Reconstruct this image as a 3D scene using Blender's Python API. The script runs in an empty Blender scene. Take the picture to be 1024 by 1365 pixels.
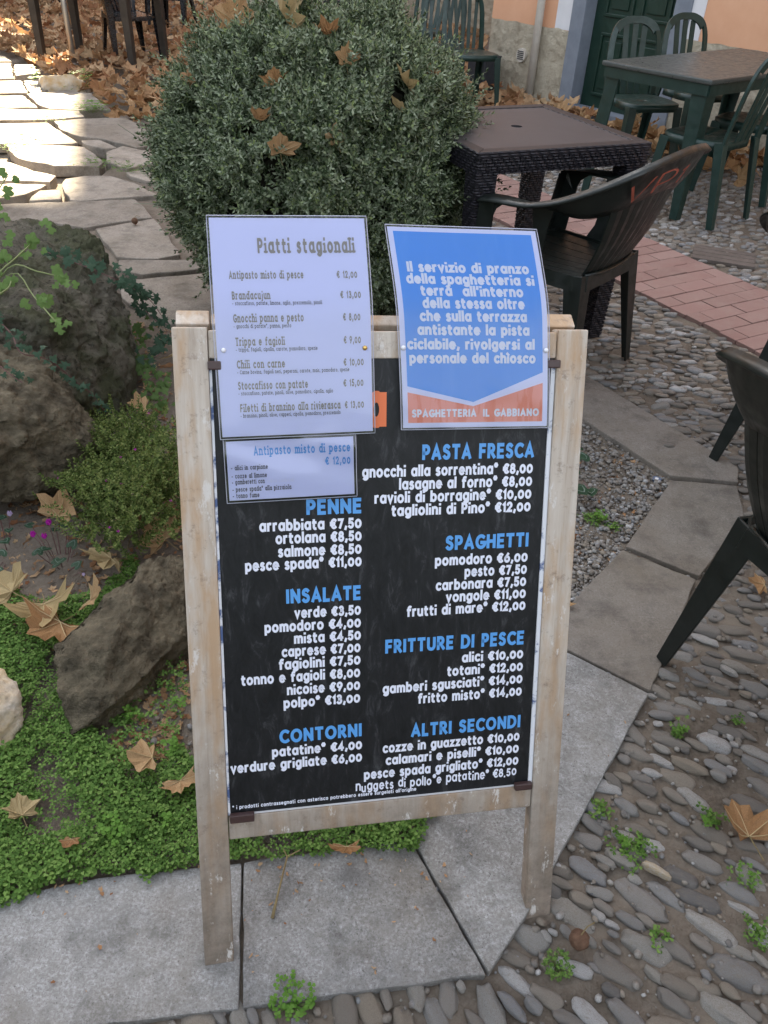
import bpy, bmesh, math, random
from mathutils import Vector, Matrix, noise
random.seed(11)
R = math.radians
C = bpy.context.scene.collection
# ------------------------------------------------------------------ camera
CW, CH, CF = 1024.0, 1365.0, 1060.0
H0, PITCH, ROLL = 1.391, R(37), R(3)
FW = Vector((0, math.cos(PITCH), -math.sin(PITCH)))
R0 = Vector((1, 0, 0)); U0 = R0.cross(FW)
CR = R0 * math.cos(ROLL) + U0 * math.sin(ROLL)
CU = -R0 * math.sin(ROLL) + U0 * math.cos(ROLL)
CO = Vector((0, 0, H0))
cd = bpy.data.cameras.new('camera'); cam = bpy.data.objects.new('camera', cd); C.objects.link(cam)
cd.sensor_fit = 'VERTICAL'; cd.sensor_height = 24; cd.lens = CF / CH * 24
cd.clip_start = 0.02; cd.clip_end = 400
m = Matrix((CR, CU, -FW)).transposed().to_4x4(); m.translation = CO; cam.matrix_world = m
bpy.context.scene.camera = cam
# ------------------------------------------------------------------ light
SUN_AZ = math.atan2(-0.31, 0.95)          # towards the sun, measured from +y to +x
SUN_EL = R(34)
w = bpy.data.worlds.new('World'); bpy.context.scene.world = w; w.use_nodes = True
nt = w.node_tree; nt.nodes.clear()
sky = nt.nodes.new('ShaderNodeTexSky'); sky.sky_type = 'NISHITA'; sky.sun_disc = False
sky.sun_elevation = SUN_EL; sky.sun_rotation = SUN_AZ; sky.ozone_density = 1.0; sky.dust_density = 2.0
hs = nt.nodes.new('ShaderNodeHueSaturation'); hs.inputs['Saturation'].default_value = 0.32
bg = nt.nodes.new('ShaderNodeBackground'); bg.inputs['Strength'].default_value = 0.06
wo = nt.nodes.new('ShaderNodeOutputWorld')
nt.links.new(sky.outputs[0], hs.inputs['Color']); nt.links.new(hs.outputs[0], bg.inputs[0]); nt.links.new(bg.outputs[0], wo.inputs[0])
sl = bpy.data.lights.new('sun', 'SUN'); sl.energy = 5.0; sl.angle = R(0.5); sl.color = (1, .83, .58)
sun = bpy.data.objects.new('sun', sl); C.objects.link(sun)
sdir = Vector((math.sin(SUN_AZ) * math.cos(SUN_EL), math.cos(SUN_AZ) * math.cos(SUN_EL), math.sin(SUN_EL)))
sun.rotation_euler = sdir.to_track_quat('Z', 'Y').to_euler(); sun.location = (-6, 18, 12)
vs = bpy.context.scene.view_settings
vs.view_transform = 'Standard'; vs.look = 'None'; vs.gamma = 1; vs.use_curve_mapping = False; vs.exposure = 3.5
bpy.context.scene.cycles.max_bounces = 6
bpy.context.scene.cycles.transparent_max_bounces = 12

# ------------------------------------------------------------------ helpers
def ray(px, py): return FW + CR * ((px - CW / 2) / CF) - CU * ((py - CH / 2) / CF)
def G(px, py, z=0.0):
    d = ray(px, py); return CO + d * ((z - H0) / d.z)
def G2(px, py, z=0.0): g = G(px, py, z); return (g.x, g.y)

class MB:
    def __init__(s): s.v = []; s.f = []; s.uv = None; s.mi = None
    def add(s, vs_, fs):
        n = len(s.v); s.v += [tuple(p) for p in vs_]; s.f += [tuple(i + n for i in f) for f in fs]; return s
    def box(s, c, size, rot=None, taper=1.0):
        hx, hy, hz = size[0] / 2, size[1] / 2, size[2] / 2; vs_ = []
        for dz in (-1, 1):
            t = taper if dz < 0 else 1
            for dx, dy in ((-1, -1), (1, -1), (1, 1), (-1, 1)):
                p = Vector((dx * hx * t, dy * hy * t, dz * hz))
                if rot: p = rot @ p
                vs_.append(p + Vector(c))
        return s.add(vs_, [(3, 2, 1, 0), (4, 5, 6, 7), (0, 1, 5, 4), (1, 2, 6, 5), (2, 3, 7, 6), (3, 0, 4, 7)])
    def bar(s, a, b, w1, d1, w2=None, d2=None, side=Vector((1, 0, 0))):
        a = Vector(a); b = Vector(b); w2 = w2 or w1; d2 = d2 or d1; ax = (b - a).normalized()
        x = (side - ax * side.dot(ax)).normalized(); y = ax.cross(x); vs_ = []
        for p, ww, dd in ((a, w1, d1), (b, w2, d2)):
            for sx, sy in ((-1, -1), (1, -1), (1, 1), (-1, 1)): vs_.append(p + x * sx * ww / 2 + y * sy * dd / 2)
        return s.add(vs_, [(3, 2, 1, 0), (4, 5, 6, 7), (0, 1, 5, 4), (1, 2, 6, 5), (2, 3, 7, 6), (3, 0, 4, 7)])
    def tube(s, pts, r, n=8, flat=1.0, up=Vector((0, 0, 1)), cap=True):
        pts = [Vector(p) for p in pts]; N = len(pts); rs = r if isinstance(r, (list, tuple)) else [r] * N; vs_ = []
        for i, p in enumerate(pts):
            t = (pts[min(i + 1, N - 1)] - pts[max(i - 1, 0)]).normalized()
            x = t.cross(up); x = x.normalized() if x.length > 1e-4 else Vector((1, 0, 0)); y = x.cross(t)
            for k in range(n):
                a = 2 * math.pi * k / n; vs_.append(p + x * math.cos(a) * rs[i] + y * math.sin(a) * rs[i] * flat)
        fs = [(i * n + k, i * n + (k + 1) % n, (i + 1) * n + (k + 1) % n, (i + 1) * n + k) for i in range(N - 1) for k in range(n)]
        if cap: fs += [tuple(range(n))[::-1], tuple((N - 1) * n + k for k in range(n))]
        return s.add(vs_, fs)
    def prism(s, poly, z0, z1, jit=0):
        n = len(poly)
        a = sum(poly[i][0] * poly[(i + 1) % n][1] - poly[(i + 1) % n][0] * poly[i][1] for i in range(n))
        if a < 0: poly = poly[::-1]
        vs_ = [(p[0], p[1], z0) for p in poly] + [(p[0], p[1], z1) for p in poly]
        return s.add(vs_, [tuple(range(n))[::-1], tuple(range(n, 2 * n))] + [(i, (i + 1) % n, n + (i + 1) % n, n + i) for i in range(n)])
    def mesh(s, name):
        me = bpy.data.meshes.new(name); me.from_pydata(s.v, [], s.f); me.update(); return me

def obj(name, mb, mat, parent=None, smooth=False, bevel=0, loc=None, mods=()):
    me = mb.mesh(name) if isinstance(mb, MB) else mb
    if mat and not me.materials: me.materials.append(mat)
    if smooth: me.polygons.foreach_set('use_smooth', [True] * len(me.polygons))
    if bevel:
        bm = bmesh.new(); bm.from_mesh(me)
        bmesh.ops.bevel(bm, geom=[e for e in bm.edges if len(e.link_faces) == 2 and e.calc_face_angle(0) > .5], offset=bevel, segments=2, affect='EDGES', profile=.6)
        bm.to_mesh(me); bm.free()
    o = bpy.data.objects.new(name, me); C.objects.link(o)
    if parent: o.parent = parent
    if loc: o.location = loc
    return o
def tag(o, label=None, cat=None, group=None, kind=None):
    if label: o['label'] = label
    if cat: o['category'] = cat
    if group: o['group'] = group
    if kind: o['kind'] = kind
    return o
def thing(name, label, cat, loc=(0, 0, 0), rz=0, group=None):
    o = bpy.data.objects.new(name, None); C.objects.link(o); o.empty_display_size = .05
    o.location = loc; o.rotation_euler = (0, 0, rz); return tag(o, label, cat, group)
def dup(o, parent=None):
    c = o.copy(); C.objects.link(c); c.parent = parent
    for ch in list(o.children): dup(ch, c)
    return c

# ------------------------------------------------------------------ materials
def mat(name, col, rough=.7, spec=.5, metal=0):
    m_ = bpy.data.materials.new(name); m_.use_nodes = True; b = m_.node_tree.nodes['Principled BSDF']
    b.inputs['Base Color'].default_value = (*col, 1); b.inputs['Roughness'].default_value = rough
    b.inputs['Specular IOR Level'].default_value = spec; b.inputs['Metallic'].default_value = metal
    return m_
class NT:
    def __init__(s, m_): s.m = m_; s.t = m_.node_tree; s.b = s.t.nodes['Principled BSDF']
    def n(s, typ, ins=None, **kw):
        nd = s.t.nodes.new(typ)
        for k, v in kw.items(): setattr(nd, k, v)
        for k, v in (ins or {}).items():
            if hasattr(v, 'links') or isinstance(v, bpy.types.NodeSocket): s.t.links.new(v, nd.inputs[k])
            else: nd.inputs[k].default_value = v
        return nd
    def co(s, scale=(1, 1, 1), kind='Object', rot=(0, 0, 0)):
        tc = s.n('ShaderNodeTexCoord'); mp = s.n('ShaderNodeMapping', {0: tc.outputs[kind], 'Scale': scale, 'Rotation': rot}); return mp.outputs[0]
    def noise(s, co, scale, detail=5, rough=.55, dist=0): return s.n('ShaderNodeTexNoise', {'Vector': co, 'Scale': scale, 'Detail': detail, 'Roughness': rough, 'Distortion': dist}).outputs[0]
    def ramp(s, fac, stops, interp='LINEAR'):
        nd = s.n('ShaderNodeValToRGB', {0: fac}); cr = nd.color_ramp; cr.interpolation = interp
        while len(cr.elements) < len(stops): cr.elements.new(.5)
        for e, (p, c) in zip(cr.elements, stops): e.position = p; e.color = (*(c if isinstance(c, tuple) else (c, c, c)), 1)
        return nd.outputs[0]
    def mix(s, fac, a, b, mode='MIX'):
        nd = s.n('ShaderNodeMix', data_type='RGBA', blend_type=mode)
        for i, v in ((0, fac), (6, a), (7, b)):
            if isinstance(v, bpy.types.NodeSocket): s.t.links.new(v, nd.inputs[i])
            else: nd.inputs[i].default_value = v if i == 0 else ((*v, 1) if len(v) == 3 else v)
        return nd.outputs[2]
    def math(s, op, a, b=0.0, c=0.0):
        nd = s.n('ShaderNodeMath', operation=op)
        for i, v in enumerate((a, b, c)):
            if isinstance(v, bpy.types.NodeSocket): s.t.links.new(v, nd.inputs[i])
            else: nd.inputs[i].default_value = v
        return nd.outputs[0]
    def base(s, c): s.t.links.new(c, s.b.inputs['Base Color'])
    def rough(s, c): s.t.links.new(c, s.b.inputs['Roughness'])
    def bump(s, h, strength=.5, dist=.01):
        bp = s.n('ShaderNodeBump', {'Strength': strength, 'Distance': dist, 'Height': h}); s.t.links.new(bp.outputs[0], s.b.inputs['Normal'])

def noisy(name, c1, c2, scale=6, rough=.8, bump=.4, bscale=None, bdist=.004, c3=None, spec=.3, lo=.3, hi=.7, kind='Object'):
    m_ = mat(name, c1, rough, spec); t = NT(m_); co = t.co(kind=kind)
    st = [(lo, c1), (hi, c2)] + ([(min(1, hi + .12), c3)] if c3 else [])
    t.base(t.ramp(t.noise(co, scale, 8, .65), st))
    if bump: t.bump(t.noise(co, bscale or scale * 5, 6, .7), bump, bdist)
    return m_
# soil
M_soil = mat('soil', (.09, .07, .055), .95, .15); t = NT(M_soil); co = t.co()
a = t.ramp(t.noise(co, 3.2, 8, .7), [(.3, (.085, .068, .052)), (.55, (.17, .14, .11)), (.75, (.26, .225, .18))])
t.base(t.mix(t.ramp(t.noise(co, 60, 5, .8), [(.4, 0.), (.75, .7)]), a, (.23, .2, .165))); t.bump(t.noise(co, 55, 8, .75), .9, .012)
# slabs
def slabmat(name, c1, c2, c3, sc=20):
    m_ = mat(name, c1, .85, .25); t = NT(m_); co = t.co()
    a = t.ramp(t.noise(co, 3, 6, .6), [(.3, c1), (.7, c2)])
    b = t.mix(1, t.ramp(t.noise(co, sc * 9, 9, .85), [(.44, 0.), (.6, .9)]), t.ramp(t.noise(co, sc * 1.3, 8, .75, 1.2), [(.38, .25), (.6, 1.)]), 'MULTIPLY')
    oi = t.n('ShaderNodeObjectInfo'); k = t.n('ShaderNodeMapRange', {0: oi.outputs['Random'], 3: .82, 4: 1.15}).outputs[0]
    c = t.mix(b, a, c3); c = t.mix(1, c, t.n('ShaderNodeCombineColor', {0: k, 1: k, 2: k}).outputs[0], 'MULTIPLY')
    c = t.mix(t.ramp(t.noise(co, 1.9, 8, .7), [(.48, 0.), (.68, .6)]), c, (.13, .105, .075))
    dk = t.ramp(t.noise(co, 9, 7, .7), [(.3, .55), (.52, 1.)]); c = t.mix(1, c, dk, 'MULTIPLY')
    c = t.mix(t.ramp(t.noise(co, sc * 12, 3, .6), [(.62, 0.), (.68, .7)]), c, (.06, .055, .05))
    t.base(c); t.bump(t.math('ADD', t.noise(co, sc * 5, 8, .8), t.math('MULTIPLY', t.noise(co, sc, 4), .6)), .6, .004); return m_
M_slab = slabmat('kerb_stone', (.15, .145, .135), (.23, .225, .215), (.40, .405, .41))
M_slabw = slabmat('kerb_stone_brown', (.135, .12, .10), (.185, .165, .145), (.25, .23, .205))
M_flag = slabmat('flagstone', (.20, .17, .135), (.28, .245, .205), (.36, .33, .29), 12)
def pebblemat(name, island):
    m_ = mat(name, (.2, .2, .2), .6, .35); t = NT(m_); co = t.co()
    rnd = t.n('ShaderNodeNewGeometry').outputs['Random Per Island'] if island else t.n('ShaderNodeObjectInfo').outputs['Random']
    c = t.ramp(rnd, [(0, (.12, .122, .125)), (.2, (.19, .17, .145)), (.4, (.20, .205, .21)), (.55, (.25, .215, .17)), (.7, (.22, .23, .245)), (.85, (.27, .26, .235)), (.97, (.42, .42, .42))])
    nz = t.noise(co, 45 if not island else 30, 6, .7)
    c = t.mix(t.ramp(nz, [(.45, 0.), (.66, .85)]), c, (.15, .12, .09)); c = t.mix(t.ramp(t.noise(co, 9, 4, .6), [(.5, 0.), (.7, .6)]), c, (.2, .175, .14))
    t.base(c); c2 = t.mix(t.ramp(t.noise(co, 220, 4, .8), [(.35, .55), (.5, 1.)]), (0, 0, 0), c, 'MIX'); t.base(t.mix(.55, c, c2)); t.bump(t.noise(co, 110, 8, .85), .8, .004); return m_
M_peb = pebblemat('river_pebble', False); M_pebi = pebblemat('river_pebble_mixed', True)
# bricks
M_brick = mat('brick', (.4, .2, .16), .85, .2); t = NT(M_brick); co = t.co()
rnd = t.n('ShaderNodeObjectInfo').outputs['Random']
c = t.ramp(rnd, [(0, (.22, .135, .118)), (.5, (.26, .16, .14)), (1, (.29, .185, .165))])
t.base(t.mix(t.ramp(t.noise(co, 7, 8, .75), [(.4, 0.), (.7, .55)]), c, (.29, .22, .19))); t.bump(t.noise(co, 90, 6, .7), .5, .003)
# wood
M_wood = mat('weathered_wood', (.5, .42, .34), .62, .35); t = NT(M_wood)
co = t.co(); cs = t.co((22, 22, 1.1)); 
g1 = t.noise(cs, 3, 8, .7, .6); g2 = t.noise(t.co((5, 5, 1.3)), 3.4, 5, .6)
c = t.ramp(g1, [(.25, (.33, .265, .21)), (.45, (.48, .415, .345)), (.7, (.60, .55, .485))])
c = t.mix(t.ramp(g2, [(.46, 0.), (.6, .75)]), c, (.44, .28, .15))
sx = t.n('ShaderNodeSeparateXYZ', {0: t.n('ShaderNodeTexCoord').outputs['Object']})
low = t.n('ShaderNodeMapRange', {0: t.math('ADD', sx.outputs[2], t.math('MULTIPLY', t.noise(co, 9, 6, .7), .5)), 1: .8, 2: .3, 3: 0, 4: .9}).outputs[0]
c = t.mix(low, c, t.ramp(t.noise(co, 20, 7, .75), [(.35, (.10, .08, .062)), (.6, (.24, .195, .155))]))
c = t.mix(t.ramp(t.noise(co, 34, 7, .8), [(.55, 0.), (.68, .8)]), c, (.20, .15, .115))
c = t.mix(t.ramp(t.noise(t.co((1, 1, .4)), 40, 6, .75), [(.585, 0.), (.64, .75)]), c, (.66, .64, .61))
t.base(c); t.bump(t.math('ADD', g1, t.math('MULTIPLY', t.noise(co, 120, 6, .8), .4)), .5, .003)
# slate print
M_slate = mat('slate_print', (.02, .02, .023), .45, .3); t = NT(M_slate); co = t.co((1, 1, .35), rot=(0, R(22), 0))
g = t.noise(co, 60, 9, .75, .8)
t.base(t.ramp(g, [(.35, (.006, .007, .008)), (.55, (.014, .015, .017)), (.75, (.075, .078, .084))])); t.bump(g, .12, .002)
M_txtw = mat('white_print', (.74, .77, .88), .4); M_txtb = mat('blue_print', (.10, .34, .74), .4); M_txto = mat('orange_print', (.75, .17, .05), .4)
M_khaki = mat('khaki_print', (.29, .27, .24), .5); M_ink = mat('dark_print', (.06, .06, .09), .5); M_paper = mat('paper', (.66, .69, .93), .45)
M_blueedge = noisy('chipped_blue_edge', (.08, .12, .25), (.68, .7, .74), 30, .5, 0, lo=.42, hi=.5)
M_clip = mat('brown_plastic', (.055, .03, .028), .4); M_brass = mat('brass', (.75, .5, .16), .3, .5, 1); M_clear = mat('pale_plastic_pin', (.75, .76, .82), .2)
# clear laminate over the papers
def laminate():
    m_ = bpy.data.materials.new('clear_laminate'); m_.use_nodes = True; t_ = m_.node_tree; t_.nodes.clear()
    o = t_.nodes.new('ShaderNodeOutputMaterial'); mx = t_.nodes.new('ShaderNodeMixShader'); tr = t_.nodes.new('ShaderNodeBsdfTransparent'); gl = t_.nodes.new('ShaderNodeBsdfGlossy')
    gl.inputs['Roughness'].default_value = .12; tr.inputs[0].default_value = (.96, .965, .98, 1)
    fr = t_.nodes.new('ShaderNodeFresnel'); fr.inputs[0].default_value = 1.5
    nz = t_.nodes.new('ShaderNodeTexNoise'); nz.inputs['Scale'].default_value = 7; bp = t_.nodes.new('ShaderNodeBump'); bp.inputs['Strength'].default_value = .5; bp.inputs['Distance'].default_value = .012
    tc = t_.nodes.new('ShaderNodeTexCoord'); L = t_.links.new; L(tc.outputs['Object'], nz.inputs[0]); L(nz.outputs[0], bp.inputs['Height']); L(bp.outputs[0], gl.inputs['Normal'])
    L(fr.outputs[0], mx.inputs[0]); L(tr.outputs[0], mx.inputs[1]); L(gl.outputs[0], mx.inputs[2]); L(mx.outputs[0], o.inputs[0]); return m_
M_lam = laminate()
# plastics
def plastic(name, c1, c2, rough=.38, bumps=0.0, sc=14):
    m_ = mat(name, c1, rough, .5); t = NT(m_); co = t.co(); nz = t.noise(co, sc, 7, .7)
    t.base(t.ramp(nz, [(.35, c1), (.75, c2)])); t.rough(t.ramp(t.noise(co, 30, 5), [(.3, rough - .08), (.7, rough + .2)]))
    if bumps: t.bump(t.noise(co, 120, 4), bumps, .001)
    return m_
M_dkgreen = plastic('worn_dark_green_plastic', (.004, .007, .006), (.010, .015, .013), .36, .2)
M_green = plastic('bottle_green_plastic', (.006, .024, .019), (.014, .040, .033), .38, .2)
M_gtop = plastic('weathered_green_plastic', (.048, .058, .055), (.062, .071, .068), .32, .15, 5)
M_black = plastic('black_plastic', (.008, .008, .01), (.018, .018, .02), .2)
M_rat = mat('woven_rattan_plastic', (.04, .036, .042), .5, .4); t = NT(M_rat); co = t.co()
def weave(t, co, sx_, sy_):
    x = t.n('ShaderNodeTexWave', {'Vector': co, 'Scale': sx_, 'Distortion': 0.}, bands_direction='Z').outputs['Fac']
    y = t.n('ShaderNodeTexWave', {'Vector': co, 'Scale': sy_, 'Distortion': 0.}, bands_direction='DIAGONAL').outputs['Fac']
    return t.math('MULTIPLY', x, y)
hgt = weave(t, co, 32, 16); t.base(t.mix(hgt, (.008, .0075, .011), (.038, .035, .045))); t.bump(hgt, 1, .004)
M_rtop = noisy('brown_table_plastic', (.026, .0245, .029), (.043, .041, .046), 5, .5, .3, 150, .001, spec=.5)
# walls
M_stucco = mat('rough_stucco', (.42, .36, .27), .95, .1); t = NT(M_stucco); co = t.co(kind='Object')
t.base(t.ramp(t.noise(co, 4, 9, .7), [(.3, (.27, .23, .17)), (.5, (.44, .39, .30)), (.7, (.52, .47, .37))]))
t.bump(t.math('ADD', t.noise(co, 14, 8, .7), t.math('MULTIPLY', t.noise(co, 50, 6, .7), .5)), 1, .03)
M_peach = noisy('peach_render', (.58, .31, .18), (.66, .38, .24), 2.2, .9, .4, 60, .002)
M_pipe = noisy('painted_pipe', (.46, .42, .36), (.56, .52, .46), 10, .5, .1)
M_white = noisy('white_surround', (.55, .55, .56), (.64, .64, .66), 4, .8, .2); M_jamb = noisy('blue_grey_stone', (.15, .17, .205), (.2, .225, .26), 8, .7, .2)
M_door = plastic('door_green_paint', (.004, .021, .013), (.008, .032, .021), .4)
M_box = plastic('grey_box_paint', (.02, .023, .028), (.03, .033, .04), .5)
# vegetation
def leafmat(name, cols, trans=.25, rough=.6, island=True, sc=None):
    m_ = mat(name, cols[0], rough, .12); t = NT(m_)
    src = t.n('ShaderNodeNewGeometry').outputs['Random Per Island'] if island else t.n('ShaderNodeObjectInfo').outputs['Random']
    c = t.ramp(src, [(i / max(1, len(cols) - 1), q) for i, q in enumerate(cols)])
    if sc: c = t.mix(t.ramp(t.noise(t.co(), sc, 6, .7), [(.4, 0.), (.7, .6)]), c, tuple(x * .45 for x in cols[0]))
    t.base(c)
    tb = t.n('ShaderNodeBsdfTranslucent'); t.t.links.new(c, tb.inputs[0]); mx = t.n('ShaderNodeMixShader', {0: trans})
    out = [x for x in t.t.nodes if x.type == 'OUTPUT_MATERIAL'][0]
    t.t.links.new(t.b.outputs[0], mx.inputs[1]); t.t.links.new(tb.outputs[0], mx.inputs[2]); t.t.links.new(mx.outputs[0], out.inputs[0]); return m_
M_bush = leafmat('grey_green_leaves', [(.028, .048, .02), (.075, .105, .052), (.165, .205, .125), (.30, .34, .245), (.19, .245, .085)], .2)
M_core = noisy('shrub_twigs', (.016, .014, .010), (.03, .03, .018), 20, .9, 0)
M_moss = leafmat('clover_leaves', [(.05, .105, .02), (.09, .175, .035), (.13, .235, .05), (.18, .28, .075)], .3)
M_weed = leafmat('bright_weed_leaves', [(.09, .2, .03), (.14, .27, .05)], .35)
M_cup = leafmat('fine_shrub_leaves', [(.045, .07, .018), (.08, .12, .03), (.13, .175, .045), (.2, .23, .08)], .25)
M_lobed = leafmat('pale_green_lobed_leaves', [(.09, .15, .04), (.12, .2, .055), (.15, .23, .08)], .3, sc=None)
M_ivy = leafmat('ivy_leaves', [(.02, .045, .025), (.035, .07, .04), (.06, .1, .065)], .15, .45)
M_cyc = leafmat('cyclamen_leaves', [(.015, .04, .02), (.03, .065, .035), (.05, .085, .05)], .15, .45, sc=60)
M_stem = mat('green_stem', (.16, .2, .07), .6); M_twig = noisy('dry_twig', (.14, .1, .05), (.24, .19, .09), 30, .8, .2)
M_litter = leafmat('brown_fallen_leaves', [(.22, .10, .05), (.36, .20, .10), (.46, .29, .16), (.52, .37, .22), (.40, .25, .14)], .25, .7, sc=14)
M_leafi = leafmat('dry_plane_leaf', [(.26, .13, .06), (.36, .21, .10), (.48, .33, .18), (.42, .26, .13)], .25, .6, island=False, sc=45)
M_tan = leafmat('tan_plane_leaf', [(.40, .30, .15), (.45, .35, .19)], .25, .6, island=False, sc=55)
M_petal = leafmat('magenta_petals', [(.35, .01, .3), (.5, .04, .42)], .3); M_petal2 = leafmat('pale_lilac_petals', [(.5, .35, .6), (.62, .55, .7)], .3)
M_rock = mat('mossy_rock', (.1, .09, .07), .9, .2); t = NT(M_rock); co = t.co()
c = t.ramp(t.noise(co, 4, 9, .7), [(.3, (.10, .09, .068)), (.5, (.17, .155, .12)), (.7, (.26, .235, .185))])
c = t.mix(t.ramp(t.noise(co, 26, 7, .75), [(.55, 0.), (.66, .8)]), c, (.27, .25, .19)); c = t.mix(t.ramp(t.noise(co, 3.3, 8, .7), [(.44, 0.), (.56, .75)]), c, (.06, .072, .028)); c = t.mix(t.ramp(t.noise(co, 55, 4, .7), [(.36, .7), (.46, 0.)]), c, (.03, .028, .02))
t.base(c); t.bump(t.noise(co, 16, 10, .85), 1, .035)
M_rock2 = M_rockb = noisy('brown_rock', (.06, .05, .032), (.18, .15, .10), 13, .9, 1, 30, .03, (.30, .27, .20), lo=.36, hi=.62)
M_rock3 = noisy('white_and_ochre_rock', (.5, .48, .44), (.42, .3, .15), 9, .85, .7, 30, .012, (.6, .58, .54))
# ------------------------------------------------------------------ geometry tools
import numpy as np
def np_mesh(name, V, F):
    me = bpy.data.meshes.new(name); V = np.asarray(V, np.float32).reshape(-1, 3); F = np.asarray(F, np.int32); k = F.shape[1]
    me.vertices.add(len(V)); me.vertices.foreach_set('co', V.ravel()); me.loops.add(F.size); me.loops.foreach_set('vertex_index', F.ravel())
    me.polygons.add(len(F)); me.polygons.foreach_set('loop_start', np.arange(0, F.size, k, dtype=np.int32)); me.polygons.foreach_set('loop_total', np.full(len(F), k, np.int32))
    me.update(calc_edges=True); return me
def scatter(name, temps, mats):
    """temps: list of (V,F) templates, mats: list of (template index, 4x4)"""
    Vs, Fs, off = [], [], 0
    for ti, M in mats:
        V, F = temps[ti]; M = np.array(M); W_ = V @ M[:3, :3].T + M[:3, 3]; Vs.append(W_); Fs.append(F + off); off += len(V)
    return np_mesh(name, np.concatenate(Vs), np.concatenate(Fs))
def inpoly(x, y, poly):
    c = False; n = len(poly); j = n - 1
    for i in range(n):
        xi, yi = poly[i][0], poly[i][1]; xj, yj = poly[j][0], poly[j][1]
        if (yi > y) != (yj > y) and x < (xj - xi) * (y - yi) / (yj - yi) + xi: c = not c
        j = i
    return c
def rough_poly(pts, amp, step, seed=0):
    rnd = random.Random(seed); out = []; n = len(pts)
    for i in range(n):
        a = Vector(pts[i][:2]); b = Vector(pts[(i + 1) % n][:2]); L = (b - a).length; k = max(1, int(L / step)); nn = Vector((-(b - a).y, (b - a).x)).normalized() if L > 1e-6 else Vector((0, 0))
        for j in range(k):
            q = a.lerp(b, j / k) + nn * (rnd.uniform(-amp, amp)); out.append((q.x, q.y))
    return out
def clip(poly, a, b, c):   # keep a*x+b*y<=c
    out = []; n = len(poly)
    for i in range(n):
        p, q = poly[i], poly[(i + 1) % n]; dp = a * p[0] + b * p[1] - c; dq = a * q[0] + b * q[1] - c
        if dp <= 0: out.append(p)
        if (dp < 0 < dq) or (dq < 0 < dp): k = dp / (dp - dq); out.append((p[0] + (q[0] - p[0]) * k, p[1] + (q[1] - p[1]) * k))
    return out
def shrink(poly, d):
    cx = sum(p[0] for p in poly) / len(poly); cy = sum(p[1] for p in poly) / len(poly); out = []
    for p in poly:
        v = Vector((p[0] - cx, p[1] - cy)); L = v.length; out.append((cx + v.x * max(.2, (L - d) / L), cy + v.y * max(.2, (L - d) / L)) if L > 1e-6 else p)
    return out
def leaf(rnd, size=1.0, curl=.35, fine=1):
    """palmate five lobed leaf lying in xy, stalk end at origin, tip along +y"""
    key = [(-.10, .0), (-.34, -.10), (-.64, -.04), (-.52, .14), (-.66, .26), (-.86, .48), (-.60, .56), (-.40, .58), (-.34, .78), (-.16, .84), (0, 1.06), (.15, .86), (.33, .78), (.42, .58), (.62, .56), (.86, .46), (.68, .28), (.54, .14), (.64, -.02), (.34, -.09), (.10, .0)]
    P_ = [(x * rnd.uniform(.85, 1.12), y * rnd.uniform(.88, 1.1)) for x, y in key]
    a, b, c_, ph = rnd.uniform(-1, 1) * curl, rnd.uniform(.2, 1) * curl, rnd.uniform(-1, 1) * curl * .6, rnd.uniform(0, 6)
    def z(x, y): r2 = x * x + (y - .35) ** 2; return a * x * x + b * r2 * .7 + c_ * x * (y - .35) + .06 * curl * math.sin(7 * x + ph) * math.cos(6 * y + ph)
    ridge = {2, 5, 10, 15, 18}
    mid = [(x * .5, .05 + (y - .05) * .5) for x, y in P_]
    V = [(0, .05, z(0, .05))] + [(x, y, z(x, y) - (.05 * curl if i not in ridge else -.02)) for i, (x, y) in enumerate(mid)] + [(x, y, z(x, y) * 1.1 + (rnd.uniform(-.06, .06) * curl * 2)) for x, y in P_]
    n = len(P_); F = []
    for i in range(n - 1): F.append((0, i + 1, i + 2)); F.append((i + 1, n + i + 1, n + i + 2)); F.append((i + 1, n + i + 2, i + 2))
    V = np.array(V) * size; return V, np.array([(a_, c2, b_) for a_, b_, c2 in F])
def hull_rock(name, pts, mat_, seed, amp=.03, freq=5, sub=3, label=None, flat=0.5):
    bm = bmesh.new()
    for p in pts: bm.verts.new(p)
    r_ = bmesh.ops.convex_hull(bm, input=bm.verts[:]); bmesh.ops.delete(bm, geom=[e for e in r_['geom_interior'] if isinstance(e, bmesh.types.BMVert)], context='VERTS')
    bmesh.ops.triangulate(bm, faces=bm.faces[:])
    for k in range(sub):
        bmesh.ops.subdivide_edges(bm, edges=[e for e in bm.edges if e.calc_length() > .0095], cuts=1, use_grid_fill=True); bmesh.ops.triangulate(bm, faces=bm.faces[:])
        if k == 1: bmesh.ops.smooth_vert(bm, verts=bm.verts[:], factor=flat * .5, use_axis_x=True, use_axis_y=True, use_axis_z=True)
    bm.normal_update()
    for v in bm.verts:
        q = v.co + Vector((seed, 0, 0)); d = noise.fractal(q * freq, .75, 2.1, 6) * amp * .8 + (.35 - abs(noise.noise(q * freq * .8))) * amp * 1.3 + noise.noise(Vector((q.x, q.y, q.z * 4)) * freq * 1.5) * amp * .4 - max(0, noise.noise(q * freq * 2.2) - .25) * amp * 1.6
        d += noise.fractal(q * freq * 6, .8, 2.1, 5) * amp * .5
        F_ = noise.voronoi(q * freq * .9)[0]; d -= math.exp(-(F_[1] - F_[0]) * 14) * amp * .35; d += (noise.cell(q * freq * .9)) * amp * .2
        v.co += v.normal * d
    me = bpy.data.meshes.new(name); bm.to_mesh(me); bm.free(); me.materials.append(mat_); me.polygons.foreach_set('use_smooth', [True] * len(me.polygons))
    o = bpy.data.objects.new(name, me); C.objects.link(o); tag(o, label, 'rock'); return o

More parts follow.
